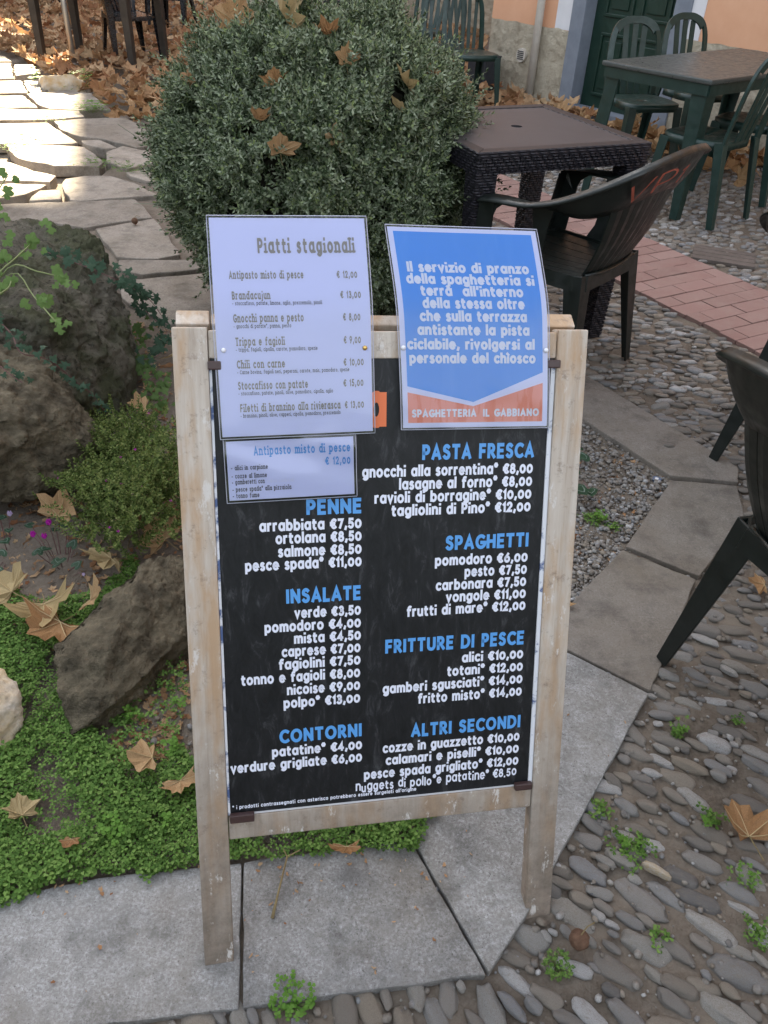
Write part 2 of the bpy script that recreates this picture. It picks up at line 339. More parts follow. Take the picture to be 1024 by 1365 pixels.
# ------------------------------------------------------------------ ground
far = MB(); far.add([(-150, -60, -.07), (150, -60, -.07), (150, 200, -.07), (-150, 200, -.07)], [(0, 1, 2, 3)]); tag(obj('ground', far, M_soil), kind='structure')
V, F = [], []; nx, ny = 190, 300
for j in range(ny + 1):
    for i in range(nx + 1):
        fy = j / ny; x = -1.9 + 5.2 * i / nx; y = .25 + 7.5 * fy ** 1.6; q = Vector((x, y, 0))
        V.append((x, y, -.0165 + .007 * noise.fractal(q * 6, .8, 2, 4) + .004 * noise.noise(q * 40)))
F = [(j * (nx + 1) + i, j * (nx + 1) + i + 1, (j + 1) * (nx + 1) + i + 1, (j + 1) * (nx + 1) + i) for j in range(ny) for i in range(nx)]
me = np_mesh('soil', V, F); tag(obj('soil', me, M_soil, smooth=True), kind='structure')

# kerb of flat slabs round the bed
KERB = [[(-70, 1212), (130, 1170), (321, 1150), (318, 1345), (120, 1366), (-70, 1388)],
        [(325, 1149), (546, 1118), (648, 1299), (323, 1344)],
        [(549, 1116), (690, 880), (756, 869), (865, 925), (700, 1222), (652, 1297)],
        [(693, 874), (829, 733), (928, 772), (867, 921), (757, 866)],
        [(834, 728), (895, 640), (983, 648), (992, 690), (932, 768)],
        [(893, 634), (782, 562), (690, 500), (706, 455), (786, 503), (984, 623), (984, 643)],
        [(686, 497), (560, 420), (590, 388), (702, 453)]]
kerb = thing('stone_kerb', None, None); kerb['kind'] = 'structure'
kpolys = []
for i, pl in enumerate(KERB):
    g = [G2(*p) for p in pl]; kpolys.append(g); rp = rough_poly(g, .0016, .03, i)
    o = obj('slab', MB().prism(rp, -.1, .001 * (i % 3)), M_slab if i < 3 else M_slabw, kerb, bevel=.004)
BED = [G2(*p) for p in [(-200, 1230), (130, 1166), (319, 1148), (544, 1116), (690, 880), (829, 733), (895, 640), (782, 562), (560, 420)]] + [(-.6, 4.2), (-1.05, 3.3), (-1.35, 2.6), (-1.9, 2.5)]

# brick strip
bt = Vector((.5, -.866)); bn = Vector((.866, .5)); b0 = Vector(G2(834, 379)); BW = .60
def strip(s, d): return tuple(b0 + bt * s + bn * d)
SP = [strip(-4.2, 0), strip(2.6, 0), strip(2.6, BW), strip(-4.2, BW)]
d1 = (Vector(G2(949, 377.5)) - Vector(G2(906, 386))).normalized(); d2 = Vector((-d1.y, d1.x))
bp = thing('brick_path', None, None); bp['kind'] = 'structure'; rnd = random.Random(3)
BL, BWd = .205, .098; nb = 0
for r_ in range(-70, 71):
    off = rnd.choice([.5, .33, .4]) if r_ % 2 else rnd.uniform(-.04, .04)
    for k in range(-30, 31):
        cx = b0 + d1 * ((k + off) * BL) + d2 * (r_ * BWd)
        pl = [tuple(cx + d1 * a + d2 * b) for a, b in ((0, 0), (BL - .005, 0), (BL - .005, BWd - .005), (0, BWd - .005))]
        c0 = bn.dot(b0)
        pl = clip(pl, -bn.x, -bn.y, -c0); pl = clip(pl, bn.x, bn.y, c0 + BW) if pl else pl
        s0 = bt.dot(b0); pl = clip(pl, -bt.x, -bt.y, -(s0 - 4.2)) if pl else pl; pl = clip(pl, bt.x, bt.y, s0 + 2.4) if pl else pl
        if len(pl) < 3: continue
        ar = abs(sum(pl[i][0] * pl[(i + 1) % len(pl)][1] - pl[(i + 1) % len(pl)][0] * pl[i][1] for i in range(len(pl)))) / 2
        if ar < .0012: continue
        z = rnd.uniform(-.003, .002); mb = MB().prism(pl, -.05 + z, .002 + z); nb += 1
        if rnd.random() < .3: mb.v = [(x, y, zz + (x - cx.x) * .02) for x, y, zz in mb.v]
        obj('brick', mb, M_brick, bp, bevel=.0025)

# cobbles
def ang(x, y):
    if x < .22 and y < .66: return R(-72 + max(0, x) * 60)
    tab = [(.4, -42), (.7, -34), (1.1, -26), (1.6, -14), (2.2, -5), (3.2, 3), (4.5, 18), (7, 25)]
    for (y0, a0), (y1, a1) in zip(tab, tab[1:]):
        if y < y1: k = min(1, max(0, (y - y0) / (y1 - y0))); return R(a0 + (a1 - a0) * k)
    return R(25)
outer = [G2(-70, 1388), G2(329, 1346), G2(652, 1300), G2(867, 924), G2(994, 694), G2(986, 622), G2(786, 500), G2(690, 445), G2(560, 380), (-.2, 5.0), (-.6, 6.6), (2.4, 7.6), (5.0, 4.0), (3.4, 1.4), (1.6, .3), (-.9, .3)]
def cob_ok(x, y):
    if not inpoly(x, y, outer): return False
    d = bn.x * x + bn.y * y - bn.dot(b0)
    return not (-.02 < d < BW + .02)
rnd = random.Random(5); grid = {}; pebs = []
def try_peb(x, y, L, Wd, gap):
    a = ang(x, y) + rnd.gauss(0, .16); ca, sa = math.cos(a), math.sin(a); gx, gy = int(x / .09), int(y / .09)
    for i in (-1, 0, 1):
        for j in (-1, 0, 1):
            for (qx, qy, qL, qW) in grid.get((gx + i, gy + j), ()):
                dx, dy = x - qx, y - qy; u_ = (dx * ca + dy * sa) / ((L + qL) * .5 * gap); v_ = (-dx * sa + dy * ca) / ((Wd + qW) * .5 * gap)
                if u_ * u_ + v_ * v_ < 1: return
    grid.setdefault((gx, gy), []).append((x, y, L, Wd)); pebs.append((x, y, L, Wd, a))
ymax = 7.2
for ps, (nt_, L0, L1, asp0, asp1, gap) in enumerate([(3500, .078, .108, .34, .50, .95), (26000, .052, .082, .34, .55, .92), (26000, .034, .055, .38, .6, .9), (30000, .018, .036, .45, .8, .9)]):
    for _ in range(nt_):
        y = .32 + (ymax - .32) * rnd.random() ** 1.25; x = -.9 + 5.4 * rnd.random()
        if y < 1.5 and x > 1.5: continue
        if not cob_ok(x, y): continue
        if ps == 3 and (y > 3.2 or rnd.random() < .35): continue
        if ps == 0 and rnd.random() < max(0, (y - 1.2) * .8): continue
        L = rnd.uniform(L0, L1); asp = rnd.uniform(asp0, asp1)
        if y > 4: L = min(L, .062); asp = min(.8, asp * 1.35)
        try_peb(x, y, L, L * asp, gap)
def peb_temp(sub, seed):
    bm = bmesh.new(); bmesh.ops.create_icosphere(bm, subdivisions=sub, radius=.5)
    for v in bm.verts:
        c_ = v.co; r_ = 1 + .32 * noise.noise(c_ * 2.6 + Vector((seed * 7, 0, 0))) + .10 * noise.noise(c_ * 7 + Vector((seed * 3, 0, 0))); s_ = Vector((c_.x, c_.y, c_.z)) * r_
        s_.x = math.copysign(abs(s_.x * 2) ** .82 / 2, s_.x); s_.z = math.copysign(abs(s_.z * 2) ** .7 / 2, s_.z); v.co = s_
    me = bpy.data.meshes.new('cobble'); bm.to_mesh(me); bm.free(); return me
hi = [peb_temp(3, i) for i in range(8)]; lo = [peb_temp(2, i + 20) for i in range(8)]
for m_ in hi: m_.materials.append(M_peb); m_.polygons.foreach_set('use_smooth', [True] * len(m_.polygons))
lot = [(np.array([v.co[:] for v in m_.vertices]), np.array([p.vertices[:] for p in m_.polygons])) for m_ in lo]
cp = thing('cobbled_pavement', None, None); cp['kind'] = 'structure'
def vis(x, y):
    d = Vector((x, y, 0)) - CO; z = d.dot(FW)
    if z < .1: return 9e9, None
    px, py = CW / 2 + CF * d.dot(CR) / z, CH / 2 - CF * d.dot(CU) / z
    return (z, (px, py))
def hidden(px, py): return 275 < px < 735 and 420 < py < 1095 or px > 1030 or py > 1372
pebs.sort(key=lambda p: (p[1] + abs(p[0]) * .2 + (50 if (lambda q: q[1] is None or hidden(*q[1]))(vis(p[0], p[1])) else 0)))
allm = []
for i, (x, y, L, Wd, a) in enumerate(pebs):
    hz = Wd * rnd.uniform(.6, .85); zc = -.005 - hz * .5 + rnd.uniform(-.005, .004) + (.002 if y > 1.8 else 0)
    M = Matrix.Translation((x, y, zc)) @ Matrix.Rotation(a, 4, 'Z') @ Matrix.Rotation(rnd.gauss(0, .1), 4, 'X') @ Matrix.Rotation(rnd.gauss(0, .07), 4, 'Y') @ Matrix.Diagonal((L, Wd, hz, 1))
    if i < 298:
        o = bpy.data.objects.new('cobble', hi[i % 8]); C.objects.link(o); o.parent = cp; o.matrix_world = M; 
    else:
        allm.append((i % 8, M))
o = obj('cobble', scatter('cobble', lot, allm), M_pebi, cp, smooth=True); o['kind'] = 'stuff'
# grit lying on the soil
gt = [(lambda m_: (np.array([v.co[:] for v in m_.vertices]), np.array([p.vertices[:] for p in m_.polygons])))(peb_temp(1, 50 + i)) for i in range(4)]
gm = []
for _ in range(15000):
    if rnd.random() < .45:
        px, py = rnd.uniform(740, 900), rnd.uniform(560, 900); x, y = G2(px, py)
        if not inpoly(x, y, BED): continue
    else:
        y = .3 + 2.6 * rnd.random() ** 1.5; x = rnd.uniform(-.5, 2.2)
        if any(inpoly(x, y, k) for k in kpolys): continue
    s = rnd.choice([.003, .004, .005, .007, .010, .014]) * rnd.uniform(.7, 1.2)
    gm.append((rnd.randrange(4), Matrix.Translation((x, y, -.012 + s * .1)) @ Matrix.Rotation(rnd.uniform(0, 6), 4, 'Z') @ Matrix.Diagonal((s * 1.3, s, s * .7, 1))))
tag(obj('gravel', scatter('gravel', gt, gm), M_pebi, smooth=True), 'fine gravel and grit lying on the bare soil between cobbles and in the bed', 'gravel', kind='stuff')

# flagstone path, outlines read in a 3.792x enlargement of the photo's top left
FL = [[(-60, 800), (60, 790), (230, 785), (690, 770), (745, 830), (768, 862), (430, 912), (375, 905), (250, 885), (-60, 905)],
      [(480, 922), (770, 870), (850, 950), (905, 1050), (790, 1078), (590, 1063), (520, 980)],
      [(600, 1082), (780, 1086), (1000, 1080), (1100, 1120), (720, 1160), (610, 1140)],
      [(560, 1175), (720, 1172), (1100, 1130), (1250, 1365), (860, 1400), (640, 1290)],
      [(310, 690), (330, 672), (420, 657), (560, 655), (680, 690), (800, 755), (640, 765), (545, 768), (400, 787), (350, 778)],
      [(150, 765), (200, 735), (298, 727), (306, 778), (150, 785)],
      [(-80, 700), (60, 690), (240, 698), (120, 745), (-80, 780)],
      [(-80, 560), (60, 590), (170, 630), (290, 655), (250, 688), (90, 680), (-80, 680)],
      [(25, 502), (170, 500), (430, 512), (528, 588), (500, 610), (280, 608), (90, 572)],
      [(-80, 390), (240, 385), (388, 484), (360, 492), (-80, 490)],
      [(272, 380), (430, 367), (640, 362), (760, 430), (790, 500), (690, 513), (520, 470), (400, 457), (310, 422)],
      [(410, 482), (500, 477), (592, 518), (520, 522), (430, 498)],
      [(532, 532), (620, 502), (760, 530), (800, 590), (720, 600), (640, 618), (535, 580)],
      [(640, 640), (740, 620), (900, 680), (780, 690), (660, 658)],
      [(-80, 318), (100, 322), (400, 330), (430, 362), (250, 375), (-80, 380)],
      [(-80, 250), (118, 248), (190, 308), (-80, 308)],
      [(132, 243), (330, 226), (460, 240), (560, 322), (420, 327), (260, 318), (195, 300)],
      [(-80, 182), (108, 177), (138, 240), (-80, 243)],
      [(117, 175), (262, 166), (345, 212), (240, 222), (150, 238)],
      [(72, 95), (168, 95), (190, 138), (75, 152)], [(-60, 142), (62, 137), (72, 166), (-60, 172)], [(-80, 84), (55, 85), (62, 130), (-80, 136)],
      [(-80, 50), (20, 50), (60, 78), (-80, 80)]]
fp = thing('flagstone_path', None, None); fp['kind'] = 'structure'
for i, pl in enumerate(FL):
    g = [G2(x / 3.792, 60 + y / 3.792, .012) for x, y in pl]
    o = obj('flagstone', MB().prism(rough_poly(shrink(g, .0), .009, .07, i + 9), -.06, .003 + .004 * ((i * 7) % 3)), M_flag, fp, bevel=.008)

# ------------------------------------------------------------------ the house
WA = Vector(G2(711, 130)); WT = Vector((.6052, -.7961)); WN = Vector((.7961, .6052))   # along the wall, away behind it
house = thing('house', 'peach rendered house with rough stucco base and green door', 'house', (WA.x, WA.y, 0), math.atan2(WT.y, WT.x))
# local frame: x along wall, y behind it, z up
def hb(mb, x0, x1, y0, y1, z0, z1): return mb.box(((x0 + x1) / 2, (y0 + y1) / 2, (z0 + z1) / 2), (x1 - x0, y1 - y0, z1 - z0))
def stucco(x0, x1, y, z0, z1):
    V, F = [], []; nx = max(2, int((x1 - x0) / .022)); nz = int((z1 - z0) / .022)
    for j in range(nz + 1):
        for i in range(nx + 1):
            x = x0 + (x1 - x0) * i / nx; z = z0 + (z1 - z0) * j / nz; q = Vector((x, 0, z))
            e = min(1, min(i, nx - i) / 3) ; V.append((x, y - (.022 * abs(noise.fractal(q * 9, .9, 2, 4)) + .012) * e, z + (0 if j < nz else .014 * noise.noise(q * 7))))
    F = [(j * (nx + 1) + i, j * (nx + 1) + i + 1, (j + 1) * (nx + 1) + i + 1, (j + 1) * (nx + 1) + i) for j in range(nz) for i in range(nx)]
    return np_mesh('stucco_base', V, F)
mb = MB(); hb(mb, -.72, .345, 0, .4, .55, 6); hb(mb, 1.62, 16, 0, .4, .6, 6); hb(mb, .345, 1.62, 0, .4, 2.15, 6); hb(mb, -.72, .345, .004, .4, -.05, .55); hb(mb, 1.62, 16, .004, .4, -.05, .6)
hb(mb, -.72, 16, .42, 5, -.05, 6)
obj('wall', mb, M_peach, house)
hb_ = stucco(-.72, .36, 0, -.05, .60); obj('stucco_base', hb_, M_stucco, house, smooth=True)
obj('stucco_base', stucco(1.60, 7, 0, -.05, .68), M_stucco, house, smooth=True)
side = stucco(0, 3, 0, -.05, .60); o = obj('stucco_base', side, M_stucco, house, smooth=True); o.rotation_euler = (0, 0, R(-90)); o.location = (-.72, 3, 0)
obj('door_surround', hb(MB(), .155, .345, -.006, .3, .60, 2.3), M_white, house); obj('door_surround', hb(MB(), 1.555, 1.72, -.006, .3, .68, 2.3), M_white, house)
obj('door_jamb', hb(MB(), .345, .50, -.02, .22, -.05, 2.2), M_jamb, house, bevel=.006); obj('door_jamb', hb(MB(), 1.44, 1.60, -.02, .22, -.05, 2.2), M_jamb, house, bevel=.006)
door = obj('door', hb(MB(), .505, 1.435, .12, .17, -.04, 2.15), M_door, house)
for (x0, x1) in ((.62, .93), (1.01, 1.32)):
    for z0, z1 in ((.12, .62), (.74, 1.5)):
        mb = MB(); w_ = .025
        hb(mb, x0, x1, .103, .119, z0, z0 + w_); hb(mb, x0, x1, .103, .119, z1 - w_, z1); hb(mb, x0, x0 + w_, .104, .118, z0 + w_, z1 - w_); hb(mb, x1 - w_, x1, .104, .118, z0 + w_, z1 - w_); hb(mb, x0 + .06, x1 - .06, .108, .119, z0 + .06, z1 - .06)
        obj('panel_moulding', mb, M_door, door, bevel=.005)
obj('door_sill', hb(MB(), .50, 1.44, -.05, .12, -.05, .02), M_jamb, house)
# pipe and vent on the wall
pr = thing('drain_pipe', 'pale painted drain pipe running down the house wall left of the green door', 'pipe', (WA.x, WA.y, 0), math.atan2(WT.y, WT.x))
obj('pipe', MB().tube([(0, -.065, .02), (0, -.065, 1), (0, -.065, 3)], .038, 12), M_pipe, pr, smooth=True)
vn = thing('wall_vent', 'small oval ventilation grille in the stucco base beside the drain pipe', 'vent', (WA.x, WA.y, 0), math.atan2(WT.y, WT.x))
mb = MB(); mb.tube([(-.2, -.05, .34), (-.2, -.01, .34)], .06, 18, up=Vector((0, 0, 1))); obj('vent_plate', mb, M_pipe, vn)
for k in range(5): obj('louvre', hb(MB(), -.24, -.16, -.056, -.051, .305 + k * .016, .312 + k * .016), M_box, vn)
# second facade set back to the left
h2 = thing('house', 'pale peach rear facade behind the terrace seen beyond the shrub', 'house', (-2.6, 14.5, 0), R(-8))
obj('wall', hb(MB(), 0, 6, .02, .6, .7, 6), M_peach, h2); obj('stucco_base', stucco(0, 6, 0, -.05, .8), M_stucco, h2, smooth=True)
# added unseen sun blocker: shades the court, its openings shaped for the sun patches
hz_ = thing('sun_blocker', 'tall unseen peach block added to shade the court, with openings shaped for sun patches', 'house', (0, 31, 0))
ux = SUN_AZ; xl = -1.72 - .3263 * 27.0
mb = MB(); hb(mb, xl, 40, 0, 6, -.1, 27); hb(mb, -60, xl - 4.5, 0, 6, -.1, 27); hb(mb, xl - 4.5, xl, 0, 6, -.1, 13.5); hb(mb, xl - .6, xl, 0, .4, 13.5, 15.4); hb(mb, xl - 4.5, xl - 1.9, 0, .4, 13.5, 15.4); hb(mb, xl - 1.9, xl - .6, 0, .4, 14.6, 15.4); hb(mb, xl - 4.5, xl, 0, .4, 18.95, 27)
obj('wall', mb, M_peach, hz_)
M_skyblock = noisy('blocker_leafy_green', (.02, .035, .015), (.06, .085, .04), 9, .8, 1, 40, .05)  # dark green for unseen leafy blocks, added to cut low sky light
for x0, x1, y0, y1, hh, lab in ((-14, -11.5, -7, 20, 4.2, 'long unseen dark leafy block added on the left to cut low sky light'), (-11, 10, -7.5, -5.2, 2.7, 'unseen dark leafy block added behind the camera to cut low sky light')):
    hd = thing('sky_blocker', lab, 'sky_blocker', ((x0 + x1) / 2, (y0 + y1) / 2, 0)); bm = bmesh.new(); bmesh.ops.create_cube(bm, size=1)
    bmesh.ops.subdivide_edges(bm, edges=bm.edges[:], cuts=40, use_grid_fill=True)
    for v in bm.verts: v.co = Vector((v.co.x * (x1 - x0), v.co.y * (y1 - y0), (v.co.z + .5) * hh)); v.co += Vector((noise.noise(v.co * 1.3), noise.noise(v.co * 1.3 + Vector((9, 0, 0))), noise.noise(v.co * 1.3 + Vector((0, 9, 0))))) * .25
    me = bpy.data.meshes.new('foliage'); bm.to_mesh(me); bm.free(); obj('foliage', me, M_skyblock, hd); obj('blocker_stub', MB().tube([(0, 0, -.1), (0, 0, 1)], .08, 8), M_core, hd)
M_blocktop = noisy('blocker_top_red', (.3, .12, .07), (.4, .18, .1), 3, .9, .3); obj('blocker_top', hb(MB(), -60, 40, -.4, .9, 27.01, 27.4), M_blocktop, hz_)  # top strip of the added sun blocker, unseen too
# ------------------------------------------------------------------ skeleton lettering
def arc(cx, cy, rx, ry, a0, a1, n=12): return [(cx + rx * math.cos(R(a0 + (a1 - a0) * i / n)), cy + ry * math.sin(R(a0 + (a1 - a0) * i / n))) for i in range(n + 1)]
O_ = lambda cx, cy, rx, ry: arc(cx, cy, rx, ry, 0, 360, 18)
X, A, D, K = .5, .74, -.21, .70     # x height, ascender, descender, cap height
GL = {
 'a': (.40, [O_(.20, .25, .20, .25), [(.40, 0), (.40, X)]]), 'b': (.40, [[(0, 0), (0, A)], O_(.20, .25, .20, .25)]),
 'c': (.34, [arc(.21, .25, .21, .25, 48, 312)]), 'd': (.40, [O_(.20, .25, .20, .25), [(.40, 0), (.40, A)]]),
 'e': (.40, [[(.02, .25), (.40, .27)] + arc(.20, .25, .20, .25, 5, 315)[0:]]),
 'f': (.27, [arc(.22, .60, .13, .14, 60, 180, 7) + [(.09, 0)], [(0, .48), (.25, .48)]]),
 'g': (.40, [O_(.20, .25, .20, .25), [(.40, X), (.40, -.03)] + arc(.21, -.03, .19, .17, 0, -140, 8)]),
 'h': (.36, [[(0, 0), (0, A)], arc(.18, .32, .18, .18, 180, 0, 8) + [(.36, 0)]]), 'i': (0, [[(0, 0), (0, .43)], [(0, .71), (0, .735)]]),
 'j': (.08, [[(.08, .43), (.08, -.1)] + arc(-.02, -.1, .1, .1, 0, -100, 5), [(.08, .71), (.08, .735)]]),
 'k': (.34, [[(0, 0), (0, A)], [(.32, .5), (.02, .22)], [(.1, .3), (.34, 0)]]), 'l': (0, [[(0, 0), (0, A)]]),
 'm': (.62, [[(0, 0), (0, X)], arc(.155, .34, .155, .16, 180, 0, 8) + [(.31, 0)], arc(.465, .34, .155, .16, 180, 0, 8) + [(.62, 0)]]),
 'n': (.36, [[(0, 0), (0, X)], arc(.18, .32, .18, .18, 180, 0, 8) + [(.36, 0)]]), 'o': (.42, [O_(.21, .25, .21, .25)]),
 'p': (.40, [[(0, D), (0, X)], O_(.20, .25, .20, .25)]), 'q': (.40, [[(.4, D), (.4, X)], O_(.20, .25, .20, .25)]),
 'r': (.22, [[(0, 0), (0, X)], arc(.16, .3, .16, .2, 180, 75, 6)]),
 's': (.27, [arc(.14, .37, .12, .13, 40, 200, 8) + arc(.14, .12, .135, .13, 60, -150, 10)]),
 't': (.25, [[(.08, .66), (.08, .12)] + arc(.19, .12, .11, .12, 180, 290, 5), [(0, .48), (.24, .48)]]),
 'u': (.36, [[(0, X), (0, .18)] + arc(.18, .18, .18, .18, 180, 360, 8), [(.36, 0), (.36, X)]]),
 'v': (.36, [[(0, X), (.18, 0), (.36, X)]]), 'z': (.32, [[(.01, .48), (.31, .48), (.01, .02), (.33, .02)]]),
 'A': (.5, [[(0, 0), (.25, K), (.5, 0)], [(.1, .2), (.4, .2)]]), 'B': (.38, [[(0, 0), (0, K), (.18, K)] + arc(.2, .53, .15, .17, 80, -90, 7) + [(0, .36)], arc(.2, .18, .18, .18, 90, -90, 8) + [(0, 0)]]),
 'C': (.46, [arc(.3, .35, .3, .35, 52, 308, 14)]), 'D': (.5, [[(0, 0), (0, K), (.16, K)] + arc(.18, .35, .32, .35, 85, -85, 10) + [(0, 0)]]),
 'E': (.34, [[(.34, K), (0, K), (0, 0), (.34, 0)], [(0, .36), (.3, .36)]]), 'F': (.32, [[(.32, K), (0, K), (0, 0)], [(0, .35), (.28, .35)]]),
 'G': (.5, [arc(.3, .35, .3, .35, 52, 350, 14) + [(.32, .3)]]), 'H': (.44, [[(0, 0), (0, K)], [(.44, 0), (.44, K)], [(0, .36), (.44, .36)]]),
 'I': (0, [[(0, 0), (0, K)]]), 'L': (.3, [[(0, K), (0, 0), (.3, 0)]]), 'N': (.46, [[(0, 0), (0, K)], [(0, K), (.46, 0)], [(.46, 0), (.46, K)]]),
 'O': (.6, [O_(.3, .35, .3, .35)]), 'P': (.36, [[(0, 0), (0, K), (.16, K)] + arc(.18, .5, .18, .2, 85, -90, 8) + [(0, .3)]]),
 'R': (.4, [[(0, 0), (0, K), (.16, K)] + arc(.18, .51, .17, .19, 85, -90, 8) + [(0, .32)], [(.16, .32), (.4, 0)]]),
 'S': (.36, [arc(.19, .52, .17, .18, 35, 205, 8) + arc(.18, .18, .18, .18, 60, -150, 10)]), 'T': (.42, [[(0, K), (.42, K)], [(.21, K), (.21, 0)]]),
 'U': (.44, [[(0, K), (0, .22)] + arc(.22, .22, .22, .22, 180, 360, 9) + [(.44, K)]]), 'V': (.48, [[(0, K), (.24, 0), (.48, K)]]),
 '0': (.42, [O_(.21, .27, .21, .27)]), '1': (.12, [[(0, .5), (.12, .62), (.12, 0)]]), '2': (.36, [arc(.18, .46, .17, .18, 170, -20, 8) + [(.02, 0), (.36, 0)]]),
 '3': (.34, [arc(.16, .49, .15, .15, 150, -90, 8) + arc(.16, .17, .18, .18, 90, -150, 9)]), '4': (.4, [[(.28, 0), (.28, .64), (0, .18), (.4, .18)]]),
 '5': (.34, [[(.32, .64), (.06, .64), (.04, .36)] + arc(.16, .19, .18, .2, 120, -150, 9)]), '6': (.38, [[(.28, .64), (.08, .38)] + arc(.19, .2, .19, .2, 150, -210, 14)]),
 '7': (.34, [[(0, .62), (.34, .62), (.12, 0)]]), '8': (.36, [O_(.18, .48, .14, .15), O_(.18, .16, .18, .17)]), '9': (.38, [O_(.19, .44, .19, .19), [(.37, .4), (.14, 0)]]),
 '€': (.4, [arc(.26, .32, .22, .32, 50, 310, 11), [(-.04, .38), (.3, .38)], [(-.04, .25), (.28, .25)]]),
 ',': (.06, [[(.06, .06), (0, -.12)]]), '.': (.03, [[(0, .0), (.0, .05)]]), "'": (.03, [[(.03, .74), (0, .55)]]), '-': (.2, [[(0, .26), (.2, .26)]]),
 '*': (.2, [[(.1, .5), (.1, .74)], [(0, .56), (.2, .68)], [(0, .68), (.2, .56)]]), ' ': (.16, [])}
for k_, b_, s_ in (('à', 'a', [(.12, .74), (.24, .62)]), ('ì', 'i', [(-.08, .74), (.04, .62)])):
    w_, st_ = GL[b_]; GL[k_] = (w_, (st_[:1] if b_ == 'i' else st_) + [s_])
def lay(text, hw, slab=False, squeeze=1.0, gap=.09, jitter=0, rnd=random):
    """returns polygons [(pts, level)] and the total width"""
    x = 0; out = []
    for ch in text:
        w_, sts = GL[ch]; strokes = [list(s) for s in sts]
        if slab:
            for s in list(strokes):
                if len(s) == 2 and abs(s[0][0] - s[1][0]) < .01 and abs(s[0][1] - s[1][1]) > .3:
                    for (px, py) in s: strokes.append([(px - .15, py), (px + .15, py)] if py < .2 or py > .55 else [(px - .12, py), (px, py)])
                elif len(s) > 6 and abs(s[-1][1]) < .001 and abs(s[-1][0] - s[-2][0]) < .01: strokes.append([(s[-1][0] - .1, 0), (s[-1][0] + .13, 0)])
        dy = rnd.uniform(-jitter, jitter); sc = 1 + rnd.uniform(-jitter, jitter)
        for li, s in enumerate(strokes):
            pts = [Vector(((px * sc) * squeeze + x, py * sc + dy)) for px, py in s]; closed = (pts[0] - pts[-1]).length < 1e-4 and len(pts) > 3
            if closed: pts = pts[:-1]
            n = len(pts); Lp, Rp = [], []; h_ = hw * (.62 if (slab and li >= len(sts)) else 1)
            for i in range(n):
                a = pts[(i - 1) % n] if (closed or i > 0) else pts[i]; b = pts[(i + 1) % n] if (closed or i < n - 1) else pts[i]
                d0 = (pts[i] - a).normalized() if (pts[i] - a).length > 1e-6 else (b - pts[i]).normalized(); d1_ = (b - pts[i]).normalized() if (b - pts[i]).length > 1e-6 else d0
                t_ = (d0 + d1_); t_ = t_.normalized() if t_.length > .1 else d0; nn = Vector((-t_.y, t_.x)); k = 1 / max(.45, abs(nn.dot(Vector((-d0.y, d0.x)))))
                q = pts[i].copy()
                if not closed and n > 1:
                    if i == 0: q -= d1_ * h_ * .75
                    if i == n - 1: q += d0 * h_ * .75
                wv = h_ * (.86 if slab else 1) ; Lp.append(q + nn * wv * k); Rp.append(q - nn * wv * k)
            rng = range(n) if closed else range(n - 1)
            for i in rng: j = (i + 1) % n; out.append(([Rp[i], Rp[j], Lp[j], Lp[i]], li))
        x += w_ * squeeze + 2 * hw + gap * squeeze + (0.06 if slab else 0)
    return out, x - gap * squeeze - (0.06 if slab else 0)
class Print:
    """flat lettering collected into one mesh; fn maps sheet coordinates (a, b, lift) to the part's local space"""
    def __init__(s, fn): s.fn = fn; s.mb = MB()
    def line(s, text, a0, a1, b_, em, hw=.08, slab=False, bslope=0, sub=True, **kw):
        q, W_ = lay(text, hw, slab, **kw); k = (a1 - a0) / W_
        for pts, li in q: s.mb.add([s.fn(a0 + (p.x + hw) * k, b_ + p.y * em + bslope * (p.x / W_), 2e-5 * li) for p in pts], [(0, 1, 2, 3)])
# ------------------------------------------------------------------ the menu board
yaw, lean, rot = .2206, .4113, -.0454; SL, SW = 1.021, .60
n_ = Vector((-math.sin(yaw), math.cos(yaw), 0)); ax0 = Vector((math.cos(yaw), math.sin(yaw), 0)); up0 = n_ * math.sin(lean) + Vector((0, 0, math.cos(lean)))
SX = ax0 * math.cos(rot) + up0 * math.sin(rot); SZ = -ax0 * math.sin(rot) + up0 * math.cos(rot); SY = SZ.cross(SX); SA = Vector((-.2544, .5843, 0))
sign = thing('menu_board', 'tall weathered wooden A-frame board with a black slate menu in white and blue lettering', 'menu board')
Ms = Matrix((SX, SY, SZ)).transposed().to_4x4(); Ms.translation = SA; sign.matrix_world = Ms
def S(px, py, off=0.0):
    o_ = SA + SY * off; d = ray(px, py); k = (o_ - CO).dot(SY) / d.dot(SY); q = CO + d * k - SA; return q.dot(SX), q.dot(SZ)
PWd = .047
def plank(name, x0, x1, z0, z1, y0=0, y1=.028, parent=None, mat_=None, bev=.0025): return obj(name, MB().box(((x0 + x1) / 2, (y0 + y1) / 2, (z0 + z1) / 2), (x1 - x0, y1 - y0, z1 - z0)), mat_ or M_wood, parent or sign, bevel=bev)
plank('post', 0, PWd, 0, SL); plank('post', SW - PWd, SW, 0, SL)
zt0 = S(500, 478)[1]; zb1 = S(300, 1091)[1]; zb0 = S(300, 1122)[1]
plank('top_rail', PWd + .0008, SW - PWd - .0008, zt0 - .0, SL - .004, .003, .026); plank('bottom_rail', PWd + .0008, SW - PWd - .0008, zb0, zb1, .003, .026)
